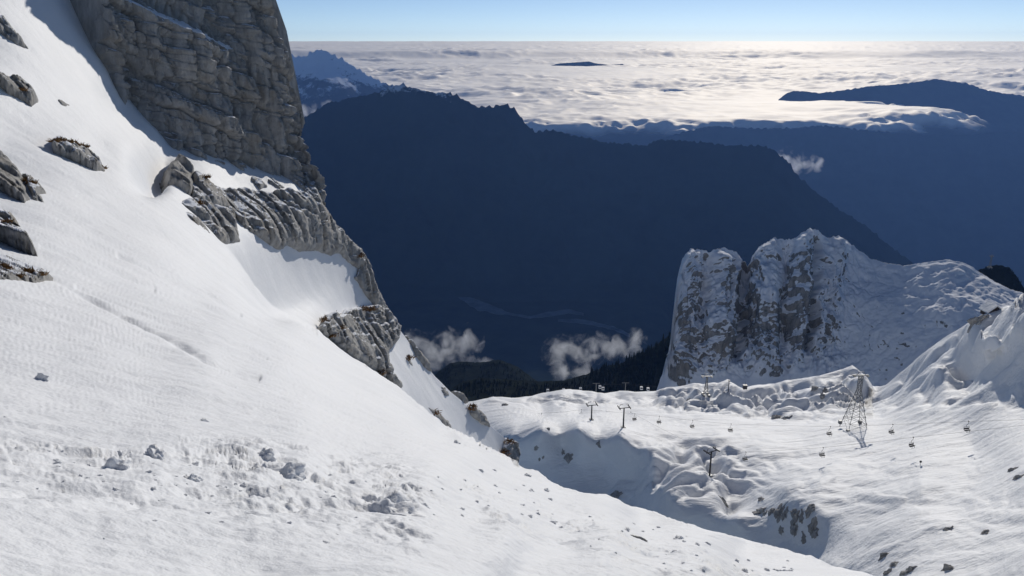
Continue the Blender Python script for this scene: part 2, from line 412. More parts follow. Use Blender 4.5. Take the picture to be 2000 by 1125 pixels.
# ------------------------------------------------------------------ rocks cut out of the slope
def inside(poly, u, v):
    p = np.array(poly, float); c = np.zeros(u.shape, bool); d = np.full(u.shape, 1e9)
    for (x0, y0), (x1, y1) in zip(p, np.roll(p, -1, 0)):
        c ^= ((y0 > v) != (y1 > v)) & (u < (x1 - x0) * (v - y0) / (y1 - y0 + 1e-12) + x0)
        q = np.clip(((u - x0) * (x1 - x0) + (v - y0) * (y1 - y0)) / ((x1 - x0) ** 2 + (y1 - y0) ** 2 + 1e-9), 0, 1)
        d = np.minimum(d, np.hypot(u - x0 - q * (x1 - x0), v - y0 - q * (y1 - y0)))
    return np.where(c, d, -d)
def rock_relief(w, z, P, seed, s=1.0):
    """limestone: rounded upright flutes, dipping beds and cracks; w along the wall, z up, metres"""
    zz = z + 0.42 * w
    wob = 0.6 * perlin(P / (5 * s), seed + 2)
    z0 = w * 0
    col = np.abs(perlin(np.stack([w / (2.5 * s) + wob, zz / (16 * s), z0], -1), seed)) * 3.0 + np.abs(perlin(np.stack([w / (1.0 * s) + wob, zz / (8 * s), z0 + 4], -1), seed + 1)) * 1.0
    b1 = perlin(np.stack([w / (22 * s), zz / (4.5 * s), z0], -1), seed + 8) + 0.12 * fbm(P / (3 * s), 2, seed + 4)
    b2 = perlin(np.stack([w / (9 * s), zz / (1.7 * s), z0 + 7], -1), seed + 5) + 0.15 * fbm(P / (2 * s), 2, seed + 6)
    vc = perlin(np.stack([w / (1.9 * s) + wob, zz / (20 * s), z0 + 11], -1), seed + 12)
    groove = 0.95 * np.exp(-(vc / 0.05) ** 2) + 0.9 * np.exp(-(b1 / 0.05) ** 2) + 0.40 * np.exp(-(b2 / 0.06) ** 2)
    f1, f2, val = cells(np.stack([w / (2.4 * s), zz / (4.2 * s), z0 + seed], -1) + 0.30 * fbm(P / (2.5 * s), 2, seed + 3)[..., None], seed)
    return s * 1.15 * (1.1 * np.minimum(col, 1.5) - 0.8 + 0.45 * (val - 0.5) * sstep(f2 - f1, 0, 0.2) + 0.40 * np.tanh(b1 * 7) + 0.20 * np.tanh(b2 * 6) - groove + 0.24 * fbm(P / (0.9 * s), 4, seed + 9, 0.65))
def outcrop(name, poly, label, mat, thick, tfun=slope_t, step=1.6, seed=1, s=0.6, edge=10.0, cat='rock', depth_push=0.0, sink=0.35, back=4.0):
    p = np.array(poly, float); x0, y0 = p.min(0) - 7; x1, y1 = p.max(0) + 7
    gu, gv = np.meshgrid(np.arange(x0, x1, step), np.arange(y0, y1, step))
    d = inside(poly, gu, gv) + 1.8 * fbm(np.stack([gu / 9, gv / 9, gu * 0 + seed], -1), 3, seed)
    T = tfun(gu, gv) + depth_push; Pt = at(gu, gv, T)
    nrm = np.array([0.42, -0.74, 0.50]); nrm /= np.linalg.norm(nrm)
    prof = np.clip(d / edge, -0.6, 1); prof = np.where(prof > 0, np.sqrt(np.clip(prof, 0, 1) * (2 - np.clip(prof, 0, 1))), prof * 1.5)
    w = Pt[..., 0] * 0.45 + Pt[..., 1] * 0.9
    rel = (0.42 * rock_relief(w, Pt[..., 2], Pt, seed, 2.1 * s) + 0.35 * rock_relief(w * 0.8, Pt[..., 2], Pt, seed + 60, 0.8 * s)) * sstep(d, -1, 6)
    Q = Pt + nrm * (thick * prof - sink + rel)[..., None]
    keep = d > -4.0
    fc = grid_faces(*gu.shape); k = keep.ravel(); fc = fc[k[fc].all(1)]
    # closed behind: the same cells pushed back into the slope
    n = gu.size; viewdir = Pt / np.linalg.norm(Pt, axis=-1, keepdims=True)
    B = Q + (viewdir * np.array([1, 1, 0.2]) + np.array([-0.5, 0, -0.5])) * back
    e = np.concatenate([fc[:, [a, b]] for a, b in ((0, 1), (1, 2), (2, 3), (3, 0))])
    es = np.sort(e, 1); _, first, cnt = np.unique(es[:, 0] * (10 * n) + es[:, 1], return_index=True, return_counts=True); rim = e[first[cnt == 1]]
    side = np.stack([rim[:, 1], rim[:, 0], rim[:, 0] + n, rim[:, 1] + n], -1)
    allf = np.concatenate([fc, side, fc[:, ::-1] + n]); allv = np.concatenate([Q.reshape(-1, 3), B.reshape(-1, 3)])
    used = np.unique(allf); remap = np.zeros(len(allv), int); remap[used] = np.arange(len(used))
    o = mesh_from(name, allv[used], remap[allf], mat)
    tag(o, label, cat)
    return o, (gu, gv, Q)
def tuft(parent, P, r, seed):
    """a clump of dry grass blades, part of the rock it grows on"""
    rnd = random.Random(seed); v = []; fcs = []
    for k in range(70):
        a = rnd.uniform(0, 6.283); q = r * math.sqrt(rnd.random()); b = P + np.array([q * math.cos(a), q * math.sin(a), rnd.uniform(-.1, .15) * r])
        L = r * rnd.uniform(0.5, 1.1); tip = b + np.array([rnd.uniform(-.5, .7), rnd.uniform(-.8, .2), rnd.uniform(0.1, 0.8)]) * L
        sd = np.array([math.sin(a), -math.cos(a), 0]) * r * 0.13; i = len(v)
        v += [b - sd, b + sd, tip, b + np.array([0, 0, -0.1 * r])]; fcs += [(i, i + 1, i + 2), (i + 1, i + 3, i + 2), (i + 3, i, i + 2)]
    o = mesh_from('grass_tuft', np.array(v), np.array(fcs), M['grass'], parent, smooth=False); return o

# the big cliff
ledge_v = curve([(150, -30), (210, -22), (280, 5), (340, 38), (400, 64), (465, 98), (520, 120)])
base_v = curve([(150, 40), (172, 75), (205, 135), (240, 185), (300, 245), (350, 285), (430, 308), (520, 333), (590, 345), (615, 375)])
edge_u = curve([(-260, 470), (-120, 500), (0, 520), (40, 535), (75, 545), (90, 554), (150, 566), (200, 586), (230, 594), (260, 592), (300, 604), (350, 620), (400, 632)])
left_u = curve([(-260, 420), (-150, 330), (-60, 225), (0, 172), (60, 168), (100, 190), (140, 208), (400, 208)])
def cliff_t(u, v):
    vb = base_v(u); tb = far_t(u, vb)
    Dh = tb * ray(u, vb)[..., 1]; zb = tb * ray(u, vb)[..., 2]
    t = Dh / ray(u, v)[..., 1]
    h = t * ray(u, v)[..., 2] - zb
    return t + 0.16 * np.clip(h, -5, 60)
gu, gv = np.meshgrid(np.arange(140, 690, 1.45), np.arange(-190, 430, 1.45))
T = cliff_t(gu, gv); Pt = at(gu, gv, T)
wd = np.array([0.36, 0.93]); w = Pt[..., 0] * wd[0] + Pt[..., 1] * wd[1]
out = np.array([0.93, -0.36, 0.05])
led = sstep(ledge_v(gu) - gv, -16, 16) * (1 - sstep(gu, 420, 500))
dl = gu - left_u(gv); dr = edge_u(gv) - gu
round_ = -5.0 * (1 - sstep(dl, -4, 26)) ** 2 - 0.0 * dr
rel = rock_relief(w, Pt[..., 2], Pt, 7, 1.0) * (1 - 0.8 * np.exp(-((ledge_v(gu) - gv) / 15.0) ** 2) * (1 - sstep(gu, 440, 480))) + 1.5 * perlin(Pt / 14.0, 3) + 0.9 * perlin(Pt / 6.0, 13)
Q = Pt + out * (rel + 0.6 - 2.9 * led + round_)[..., None]
# the right end turns away: past the edge line the wall runs back from the viewer
back = np.clip(-dr, 0, None)
turn = 1 - sstep(dr, -6, 22)
edge_p = at(np.minimum(gu, edge_u(gv)), gv, cliff_t(np.minimum(gu, edge_u(gv)), gv))
Q = np.where((dr < 0)[..., None], edge_p + out * (rel + 0.4)[..., None] * 0.6 + np.array([-0.62, 1.0, -0.02]) * (back * 0.32)[..., None], Q)
Q[..., :] -= np.array([0.5, -0.3, 0]) * (turn * (dr >= 0) * 1.2)[..., None]
keep = (dl > -6)
fc = grid_faces(*gu.shape); fc = fc[keep.ravel()[fc].all(1)]
snow_c = 0.75 * np.exp(-((ledge_v(gu) - gv) / 13.0) ** 2) * (1 - sstep(gu, 440, 475)) * sstep(gu, 195, 215)
cliff = mesh_from('rock_cliff', Q, fc, M['cliff'], attrs={'snow': snow_c})
tag(cliff, 'tall grey fluted limestone cliff with a diagonal snow ledge, above the slope', 'cliff')
# its body behind the face, so that it is a mass and throws its shadow
ring = [(260, -60), (480, -170), (560, 60), (596, 240), (560, 300), (420, 270), (280, 180), (195, 60)]
fr = np.array([at(u, v, cliff_t(np.float64(u), np.float64(v)) + 3.5) for u, v in ring]); bk = fr + np.array([-32, 16, -6])
n = len(ring); vs = np.concatenate([fr, bk]); fs = [[k, (k + 1) % n, n + (k + 1) % n, n + k] for k in range(n)]
mesh_from('cliff_core', vs, np.array(fs + [[0, 1, 2, 7], [2, 3, 6, 7], [3, 4, 5, 6], [8, 15, 10, 9], [10, 15, 14, 11], [11, 14, 13, 12]]), M['rock'], cliff, smooth=False)

rocks = [
 ('boulder', [(322, 352), (328, 325), (345, 311), (365, 317), (379, 335), (378, 362), (372, 386), (350, 379), (326, 364)], 'big rounded grey boulder at the upper left end of the middle rock band', 3.2, 'boulder', 1.0, 16, []),
 ('rock_band', [(376, 335), (395, 345), (420, 365), (440, 372), (475, 370), (520, 380), (560, 374), (592, 380), (622, 396), (645, 432), (662, 458), (668, 492), (645, 500), (615, 490), (585, 492), (560, 480), (545, 490), (520, 475), (490, 455), (470, 440), (455, 420), (440, 410), (415, 405), (395, 400), (374, 385)], 'long grey rock band of rounded slabs running right from the boulder', 2.6, 'rock', .75, 11, [(400, 347), (432, 366)]),
 ('rock_band', [(297, 394), (320, 391), (350, 400), (380, 394), (410, 404), (440, 408), (455, 420), (462, 445), (469, 472), (440, 478), (415, 483), (400, 482), (380, 470), (355, 450), (335, 435), (318, 438), (305, 420)], 'short grey rock band with brown grass on top, just below the boulder', 2.4, 'rock', .7, 11, [(310, 394), (330, 397), (388, 398), (402, 401), (415, 404)]),
 ('rock', [(402, 486), (415, 483), (428, 498), (437, 509), (422, 502)], 'narrow dark rock sticking out under the short rock band', .8, 'rock', .4, 6, []),
 ('rock', [(487, 342), (508, 348), (524, 366), (508, 369), (492, 356)], 'left of the small rocks on the snow shelf below the cliff foot', 1.0, 'rock', .45, 7, []),
 ('rock', [(520, 344), (550, 350), (562, 366), (545, 371), (526, 360)], 'middle one of the small rocks on the snow shelf below the cliff foot', 1.0, 'rock', .45, 7, []),
 ('rock', [(566, 336), (600, 352), (628, 392), (610, 388), (590, 372), (570, 356)], 'right one of the rocks on the snow shelf, at the cliff corner', 1.3, 'rock', .5, 8, []),
 ('rock_rib', [(592, 330), (612, 352), (628, 400), (648, 430), (682, 467), (706, 489), (724, 520), (733, 555), (750, 588), (768, 618), (782, 645), (768, 668), (752, 640), (738, 607), (716, 580), (692, 543), (700, 527), (680, 512), (658, 490), (640, 460), (620, 432), (600, 392), (584, 350)], 'long dark rock rib along the skyline edge below the cliff', 2.2, 'rock', .8, 10, [(700, 500)]),
 ('rock', [(615, 652), (632, 618), (650, 611), (660, 620), (672, 607), (700, 600), (740, 597), (768, 620), (780, 642), (774, 668), (757, 688), (752, 712), (770, 735), (784, 758), (770, 763), (745, 745), (715, 722), (690, 711), (660, 692), (640, 667)], 'grey grooved rock knob with brown grass standing out of the lower ridge', 4.0, 'rock', .9, 12, [(634, 625), (652, 616), (662, 640), (650, 655), (708, 604), (722, 605), (668, 690), (655, 684), (742, 728)]),
 ('rock', [(790, 688), (799, 693), (807, 716), (798, 710)], 'small brown rock right of the grooved knob', .8, 'rock', .4, 6, [(797, 700)]),
 ('rock', [(797, 654), (815, 680), (836, 705), (845, 728), (830, 718), (810, 692)], 'slim grey rock slab on the skyline right of the grooved knob', 1.6, 'rock', .6, 6, []),
 ('rock', [(834, 794), (855, 804), (874, 820), (887, 840), (870, 833), (850, 813)], 'thin brown rock strip at the lip of the near slope', .9, 'rock', .4, 6, [(850, 806)]),
 ('rock', [(860, 753), (870, 757), (878, 772), (868, 774)], 'small rock patch in the snow above the thin brown strip', .8, 'rock', .4, 5, []),
 ('rock', [(893, 764), (906, 768), (916, 784), (905, 782)], 'small rounded rock on the ridge skyline above the ski run', 1.4, 'rock', .5, 6, []),
 ('rock', [(915, 794), (935, 799), (949, 814), (957, 834), (941, 829), (920, 813)], 'grey rock block on the ridge skyline where the ski run begins', 2.0, 'rock', .6, 7, [(922, 797)]),
 ('rock', [(982, 871), (994, 857), (1008, 864), (1014, 886), (1011, 906), (998, 909), (979, 896)], 'brown and grey rock at the very foot of the ridge', 2.6, 'rock', .6, 8, [(992, 862), (985, 885)]),
 ('rock', [(-30, 25), (12, 38), (25, 60), (45, 80), (58, 98), (30, 88), (0, 66), (-30, 55)], 'slanting grey rock slab at the left edge, uppermost on the slope', 1.3, 'rock', .5, 8, []),
 ('rock', [(50, 80), (57, 82), (70, 98), (62, 96)], 'tiny rock sliver beside the uppermost slanting slab', .5, 'rock', .25, 4, []),
 ('rock', [(-30, 140), (15, 154), (40, 155), (58, 168), (73, 188), (75, 200), (62, 210), (40, 196), (18, 186), (0, 172), (-30, 165)], 'second rock from the top at the left edge, with a reddish face', 1.7, 'rock', .55, 9, [(42, 176)]),
 ('rock', [(108, 191), (120, 192), (139, 206), (134, 212), (119, 205)], 'small half buried stone right of the reddish rock', .5, 'boulder', .25, 5, []),
 ('rock', [(102, 276), (115, 270), (145, 282), (175, 292), (195, 310), (206, 334), (190, 335), (165, 323), (150, 316), (130, 306), (102, 296)], 'grey rock with a fringe of brown grass alone in mid slope', 1.5, 'rock', .5, 9, [(108, 276), (120, 273), (137, 278), (150, 283), (165, 288), (198, 328)]),
 ('rock', [(-30, 285), (0, 297), (20, 314), (45, 345), (61, 394), (50, 404), (30, 395), (0, 380), (-30, 368)], 'large smooth grooved rock at the left edge, third from the top', 2.0, 'boulder', .7, 14, []),
 ('rock', [(42, 335), (62, 344), (80, 362), (93, 381), (80, 385), (91, 401), (64, 394), (54, 370)], 'smaller brown topped rock against the large grooved rock', 1.0, 'rock', .4, 8, [(52, 352), (62, 357)]),
 ('rock', [(-30, 403), (0, 410), (25, 420), (45, 450), (64, 474), (71, 493), (45, 485), (20, 476), (0, 468), (-30, 463)], 'dark domed rock at the left edge, fourth from the top', 1.5, 'rock', .5, 12, [(15, 432)]),
 ('rock', [(-30, 496), (0, 500), (30, 507), (60, 519), (85, 527), (103, 540), (100, 549), (70, 554), (40, 551), (0, 556), (-30, 554)], 'lowest rock at the left edge, overgrown with rusty brown grass', .8, 'rock', .28, 9, [(5, 520), (15, 525), (50, 527), (60, 530), (70, 533), (38, 540), (82, 536)]),
]
for k, (nm, poly, lab, th, mt, s, edge, tufts) in enumerate(rocks):
    tf = far_t if np.mean([p[0] for p in poly]) > 250 else slope_t
    o, (gu, gv, Q) = outcrop(nm, poly, lab, M[mt], th, tf, seed=20 + k, s=s, edge=edge, step=1.5)
    for j, (u, v) in enumerate(tufts):
        pu, pv, pd = project(Q); i = np.argmin((pu - u) ** 2 + (pv - v) ** 2); p = Q.reshape(-1, 3)[i]
        tuft(o, p, 12.0 * pd.ravel()[i] / F, 100 * k + j)

# ------------------------------------------------------------------ the snowy crag beyond the run
crag_top = curve([(1262, 790), (1280, 768), (1292, 735), (1308, 680), (1314, 620), (1322, 545), (1332, 505), (1348, 487), (1372, 487), (1386, 493), (1400, 485), (1425, 486), (1445, 500), (1460, 520), (1470, 500), (1484, 482), (1510, 466), (1546, 468), (1562, 458), (1582, 446), (1600, 452), (1612, 466), (1622, 464), (1638, 461), (1655, 472),
                  (1672, 485), (1700, 505), (1735, 515), (1765, 519), (1800, 514), (1850, 507), (1885, 514), (1910, 530), (1945, 552), (1975, 566), (2000, 572), (2120, 600)])
crag_t = RBF([(1270, 780, 505), (1300, 700, 520), (1290, 760, 505), (1330, 510, 540), (1390, 490, 542), (1340, 650, 521), (1400, 640, 518), (1440, 620, 528), (1460, 530, 548), (1455, 650, 526), (1480, 560, 532), (1520, 600, 519), (1550, 700, 508), (1480, 700, 510), (1400, 740, 503), (1360, 760, 500), (1500, 475, 545), (1582, 450, 540), (1560, 540, 526), (1620, 560, 530), (1640, 465, 545), (1640, 680, 510),
              (1500, 760, 492), (1600, 760, 488), (1700, 760, 480), (1700, 640, 500), (1700, 510, 535), (1780, 519, 515), (1780, 620, 480), (1850, 508, 500), (1850, 600, 465), (1800, 720, 455), (1920, 540, 485), (1930, 600, 455), (2000, 575, 465), (2000, 640, 430), (2120, 600, 450), (1300, 830, 490), (1700, 830, 460), (2000, 800, 400), (2120, 800, 390)], 15)
crag_line = crag_top
crag_top = lambda u: crag_line(u) + (4.5 * perlin(np.stack([u / 11, u * 0, u * 0], -1), 57) + 3 * perlin(np.stack([u / 4.5, u * 0, u * 0], -1), 58)) * (1 - 0.6 * sstep(u, 1650, 1720))
us = np.concatenate([np.arange(1262, 1720, 1.5), np.arange(1720, 2121, 2.6)])
U, V, T, P = terrain_grid(us, crag_top, 830.0, np.linspace(0, 1, 250), lambda u, v: 1.62 * crag_t(u, v))
CK = 1.62
nrm = normals(P)
nrm = np.stack([np.stack([np.convolve(nrm[:, j, c], np.ones(25) / 25, 'same') for j in range(nrm.shape[1])], 1) for c in range(3)], -1)
nrm /= np.linalg.norm(nrm, axis=-1, keepdims=True)
face = (1 - sstep(U, 1600, 1700)) * (1 - sstep(V, 715 + 0.0 * U, 745)) + 0.30 * sstep(U, 1600, 1700)
PW = P; P = P / CK
X = np.stack([P[..., 0], P[..., 1] * 0.4, P[..., 2] * 0.16], -1)
rib = 1 - 2.2 * np.abs(perlin(X / 15 + 0.25 * fbm(P / 18, 2, 5)[..., None], 51))
rel = face * (2.2 * rib + 1.5 * ridged(X / 6, 2, 52) + 1.9 * fbm(P * np.array([1, 1, 0.6]) / 5, 5, 53, 0.62)) + 1.6 * fbm(P / 25, 3, 54) + (1 - face) * 0.35 * fbm(P / 8, 3, 55)
vcr = perlin(X / 5.5 + 0.2 * fbm(P / 9, 2, 6)[..., None], 59)
rel -= face * 1.4 * np.exp(-(vcr / 0.07) ** 2)
wobu = 7 * fbm(np.stack([U / 60, V / 34, U * 0], -1), 3, 64)
for ua, ub, va, vb_, wid, d in ((1345, 1322, 486, 765, 21, 8), (1412, 1398, 486, 705, 17, 8), (1380, 1366, 492, 700, 9, -6), (1461, 1438, 505, 715, 11, -13), (1500, 1486, 474, 745, 20, 8), (1532, 1536, 480, 690, 11, -8),
                                (1566, 1558, 456, 725, 14, 9), (1598, 1574, 462, 705, 9, -9), (1636, 1622, 464, 670, 20, 6), (1440, 1425, 495, 640, 7, 4), (1520, 1512, 560, 740, 8, 5), (1592, 1600, 560, 720, 12, 5)):
    cu = ua + (ub - ua) * (V - va) / (vb_ - va) + wobu
    rel += d * np.clip(1 - np.abs(U - cu) / (wid * 1.3), 0, 1) ** 0.9 * sstep(V, va - 12, va + 22) * (1 - sstep(V, vb_ - 45, vb_ + 5))
rel *= 1 - 0.75 * np.exp(-((V - crag_top(U)) / 7) ** 2)
P = PW + nrm * (rel * CK)[..., None]
bare = np.zeros(U.shape)
for u0, v0, ru, rv, k in ((1560, 540, 22, 60, 1), (1345, 640, 22, 90, .8), (1500, 660, 45, 55, 1.0), (1420, 600, 30, 70, .6), (1330, 740, 45, 28, .7), (1560, 640, 20, 60, .7), (1400, 680, 40, 50, .6), (1470, 600, 14, 80, .6), (1340, 530, 14, 30, .6), (1410, 520, 10, 25, .5), (1615, 640, 25, 35, .6), (1630, 560, 22, 25, .4), (1510, 740, 25, 20, .6), (1760, 610, 25, 12, .8), (1740, 560, 8, 20, .7), (1790, 545, 10, 14, .6)):
    bare += k * np.exp(-((U - u0) / ru) ** 2 - ((V - v0) / rv) ** 2)
snow_a = 0.24 * (1 - face) - 0.62 * np.clip(bare * (0.75 + 0.9 * fbm(P / 14, 3, 63)), 0, 1.1) + 0.33 * face + 0.30 * (1 - sstep(V, crag_top(U) + 12, crag_top(U) + 45))
P2 = skirt(P, [(3, 1.0), (10, 8), (30, 40), (80, 140)])
snow_a = np.concatenate([snow_a, np.repeat(snow_a[-1:], 4, 0)], 0)
crag = mesh_from('rock_crag', P2, grid_faces(*P2.shape[:2]), M['crag'], attrs={'snow': snow_a})
tag(crag, 'steep twin topped rock crag plastered with snow, shoulder falling to the right', 'crag')
CRAG = (U, V, P)

# ------------------------------------------------------------------ mountains, valley floor, river
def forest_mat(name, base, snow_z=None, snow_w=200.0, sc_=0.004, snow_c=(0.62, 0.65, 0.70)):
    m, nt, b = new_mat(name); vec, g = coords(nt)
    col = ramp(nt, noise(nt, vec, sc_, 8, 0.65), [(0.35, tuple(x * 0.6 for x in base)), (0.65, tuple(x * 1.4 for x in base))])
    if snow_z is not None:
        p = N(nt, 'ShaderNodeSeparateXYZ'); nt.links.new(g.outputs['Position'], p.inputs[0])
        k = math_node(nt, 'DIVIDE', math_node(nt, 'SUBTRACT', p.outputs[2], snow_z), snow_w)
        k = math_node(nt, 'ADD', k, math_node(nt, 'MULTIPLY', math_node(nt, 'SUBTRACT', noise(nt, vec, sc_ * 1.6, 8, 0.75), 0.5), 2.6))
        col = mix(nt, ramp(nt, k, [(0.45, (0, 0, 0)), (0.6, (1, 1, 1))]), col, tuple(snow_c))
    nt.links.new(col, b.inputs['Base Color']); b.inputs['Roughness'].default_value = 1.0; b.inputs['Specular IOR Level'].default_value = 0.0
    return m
def mountain(name, top_pts, tb, tt, vbot, label, mat, rough, lam, seed, nr=90, step=4.0, power=1.0, back=(0.25, 0.5)):
    top = curve(top_pts); us = np.arange(top_pts[0][0], top_pts[-1][0] + 1, step)
    f = np.linspace(0, 1, nr)
    U, V, T, P = terrain_grid(us, top, vbot, f, lambda u, v: tb + (tt - tb) * ((vbot - v) / (vbot - top(u))) ** power)
    k = np.clip((V - top(U)) / 60, 0, 1) * sstep(vbot - V, -1, 40)
    rel = rough * (ridged(P / lam * np.array([1, 1, .35]), 4, seed) * 0.6 + fbm(P / lam * 0.5, 3, seed + 20))
    d = P / np.linalg.norm(P, axis=-1, keepdims=True)
    P = P + d * (rel * (0.15 + k))[..., None]
    P[-1, :, 2] += rough * 0.22 * perlin(np.stack([us / 7, us * 0, us * 0], -1), seed + 40) + rough * 0.10 * perlin(np.stack([us / 2.5, us * 0, us * 0], -1), seed + 41)
    P = skirt(P, [(tt * 0.02, tt * 0.004), (tt * back[0] * .5, tt * .05), (tt * back[0], tt * .14)])
    o = mesh_from(name, P, grid_faces(*P.shape[:2]), mat); tag(o, label, kind='structure'); return o
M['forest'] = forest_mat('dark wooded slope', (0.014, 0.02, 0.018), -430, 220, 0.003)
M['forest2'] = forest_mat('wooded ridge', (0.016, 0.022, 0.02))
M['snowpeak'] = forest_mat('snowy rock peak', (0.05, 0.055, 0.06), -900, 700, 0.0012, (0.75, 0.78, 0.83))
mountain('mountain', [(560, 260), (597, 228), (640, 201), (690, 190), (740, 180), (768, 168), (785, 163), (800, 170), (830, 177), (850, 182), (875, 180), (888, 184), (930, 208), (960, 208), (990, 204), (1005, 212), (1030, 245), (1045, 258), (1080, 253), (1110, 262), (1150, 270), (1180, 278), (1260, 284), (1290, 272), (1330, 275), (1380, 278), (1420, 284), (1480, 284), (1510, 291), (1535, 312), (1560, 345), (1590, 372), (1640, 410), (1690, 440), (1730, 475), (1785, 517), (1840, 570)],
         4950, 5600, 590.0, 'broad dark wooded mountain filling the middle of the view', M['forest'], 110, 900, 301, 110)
mountain('mountain', [(520, 190), (556, 104), (572, 108), (590, 112), (605, 104), (618, 98), (632, 97), (650, 106), (680, 122), (720, 148), (745, 160), (790, 175), (850, 240), (900, 300)],
         9000, 10200, 330.0, 'distant snowy peak right beside the cliff', M['snowpeak'], 220, 1200, 331, 80, 3.0)
mountain('mountain', [(1240, 300), (1300, 268), (1340, 256), (1390, 246), (1440, 249), (1490, 251), (1560, 250), (1600, 245), (1640, 248), (1690, 254), (1740, 258), (1800, 261), (1860, 264), (1900, 262), (1940, 258), (2000, 258), (2150, 262)],
         9000, 10250, 560.0, 'long low wooded ridge in blue haze on the right', M['forest2'], 110, 1300, 351, 90)
mountain('mountain', [(1450, 250), (1510, 205), (1530, 186), (1545, 178), (1570, 178), (1600, 182), (1650, 176), (1700, 168), (1740, 166), (1790, 160), (1828, 154), (1850, 158), (1890, 163), (1930, 177), (1960, 182), (2000, 187), (2150, 205)],
         14500, 16500, 330.0, 'smooth dark peak rising out of the sea of clouds at right', M['forest2'], 120, 2500, 371, 70, 4.0)
mountain('mountain', [(1050, 142), (1072, 129), (1090, 124), (1120, 122), (1150, 120), (1165, 124), (1190, 127), (1215, 125), (1228, 129), (1245, 142)],
         37000, 38000, 150.0, 'tiny flat island of hills far out in the cloud sea', M['forest2'], 60, 3000, 391, 16, 3.0)

xs = np.linspace(-9000, 9000, 90); ys = np.linspace(900, 10200, 80)
X, Y = np.meshgrid(xs, ys); Z = -1570 - 1300 * sstep(X / Y, 0.18, 0.34) * sstep(Y, 3000, 6000) + 25 * fbm(np.stack([X / 900, Y / 900, X * 0], -1), 3, 401)
vf = mesh_from('valley_floor', np.stack([X, Y, Z], -1), grid_faces(80, 90), M['forest2']); tag(vf, kind='structure')
xl, yl = np.meshgrid(np.linspace(-12000, 30000, 40), np.linspace(10900, 60000, 40))
tag(mesh_from('lowland', np.stack([xl, yl, xl * 0 - 2500], -1), grid_faces(40, 40), M['forest2']), kind='structure')
def on_valley(u, v, z=-1530.0):
    d = ray(u, v); return d * (z / d[2])
def river(name, pts, label):
    c = np.array(pts, float); s = np.linspace(0, len(c) - 1, 90)
    cu, cv, cw = (np.interp(s, np.arange(len(c)), c[:, j]) for j in range(3))
    L = np.array([on_valley(u, v - w_ / 2) for u, v, w_ in zip(cu, cv, cw)]); R_ = np.array([on_valley(u, v + w_ / 2) for u, v, w_ in zip(cu, cv, cw)])
    n = perlin(np.stack([s * 2.1, s * 0, s * 0], -1), 9)[:, None] * 0.25
    L2 = L + (L - R_) * n; R2 = R_ + (R_ - L) * np.roll(n, 7, 0)
    o = mesh_from(name, np.stack([L2, R2]), grid_faces(2, 90), M['gravel']); tag(o, label, kind='structure')
M['gravel'] = plain('pale river gravel', (0.11, 0.115, 0.12), 0.9, var=0.6, scale=0.012)
river('river', [(740, 582, 5), (790, 576, 12), (830, 571, 6), (880, 570, 7), (905, 580, 16), (935, 597, 20), (975, 608, 14), (990, 612, 5), (1035, 620, 5), (1070, 614, 10), (1110, 608, 9), (1140, 614, 5)], 'pale braided river bed winding along the valley floor')
river('river', [(1090, 626, 4), (1130, 627, 9), (1165, 633, 8), (1200, 642, 8), (1230, 655, 6)], 'second pale strand of the river bed, nearer and to the right')

# ------------------------------------------------------------------ wooded ridges just beyond the run
def conifer(v, f, p, h, r, rnd):
    k0 = len(v); tiers = 4
    for k in range(tiers):
        zb = h * (0.12 + 0.22 * k); zt = zb + h * (0.34 if k < 3 else 0.22); rr = r * (1 - 0.22 * k); i = len(v); a0 = rnd.uniform(0, 6)
        for j in range(6):
            a = a0 + j * 1.047; q = rr * rnd.uniform(0.7, 1.15); v.append((p[0] + q * math.cos(a), p[1] + q * math.sin(a), p[2] + zb - rnd.uniform(0, .08) * h))
        v.append((p[0], p[1], p[2] + zt))
        for j in range(6): f.append((i + j, i + (j + 1) % 6, i + 6))
def wooded(name, top_pts, tb, tt, vbot, ntrees, hh, label, seed, mat):
    o = mountain(name, top_pts, tb, tt, vbot, label, mat, 8, 90, seed, 40, 4.0)
    top = curve(top_pts); rnd = random.Random(seed); v = []; f = []
    for _ in range(ntrees):
        u = rnd.uniform(top_pts[0][0], top_pts[-1][0]); k = 1 - rnd.random() ** 1.6; tv = vbot + (top(u) - vbot) * k
        p = at(np.float64(u), np.float64(tv), np.float64(tb + (tt - tb) * k)); h = hh * rnd.uniform(.45, 0.9) * (0.5 if u < 1150 and hh > 15 else 1)
        conifer(v, f, p - np.array([0, 0, 1.0]), h, h * .2, rnd)
    t = mesh_from('conifer_forest', np.array(v), np.array(f), M['conifer'], smooth=False); tag(t, 'conifers covering the ' + label, 'forest', kind='stuff')
M['conifer'] = plain('dark conifer', (0.012, 0.018, 0.014), 0.9, var=0.5, scale=0.3)
M['ground_dark'] = forest_mat('dark forest floor', (0.016, 0.02, 0.018), None, sc_=0.05)
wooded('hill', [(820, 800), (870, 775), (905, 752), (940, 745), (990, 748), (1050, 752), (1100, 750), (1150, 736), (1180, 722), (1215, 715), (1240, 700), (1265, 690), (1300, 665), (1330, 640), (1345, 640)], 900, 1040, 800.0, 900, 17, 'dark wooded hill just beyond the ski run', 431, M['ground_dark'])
wooded('hill', [(840, 745), (862, 728), (880, 715), (900, 712), (940, 714), (975, 708), (1010, 722), (1060, 760)], 1500, 1650, 770.0, 260, 20, 'wooded spur half wrapped in cloud above the valley', 441, M['ground_dark'])
wooded('hill', [(1895, 560), (1910, 530), (1930, 521), (1950, 518), (1972, 524), (1988, 545), (2000, 565), (2020, 590)], 960, 1010, 640.0, 160, 7, 'dark wooded dome carrying a mast, behind the right shoulder', 451, M['ground_dark'])

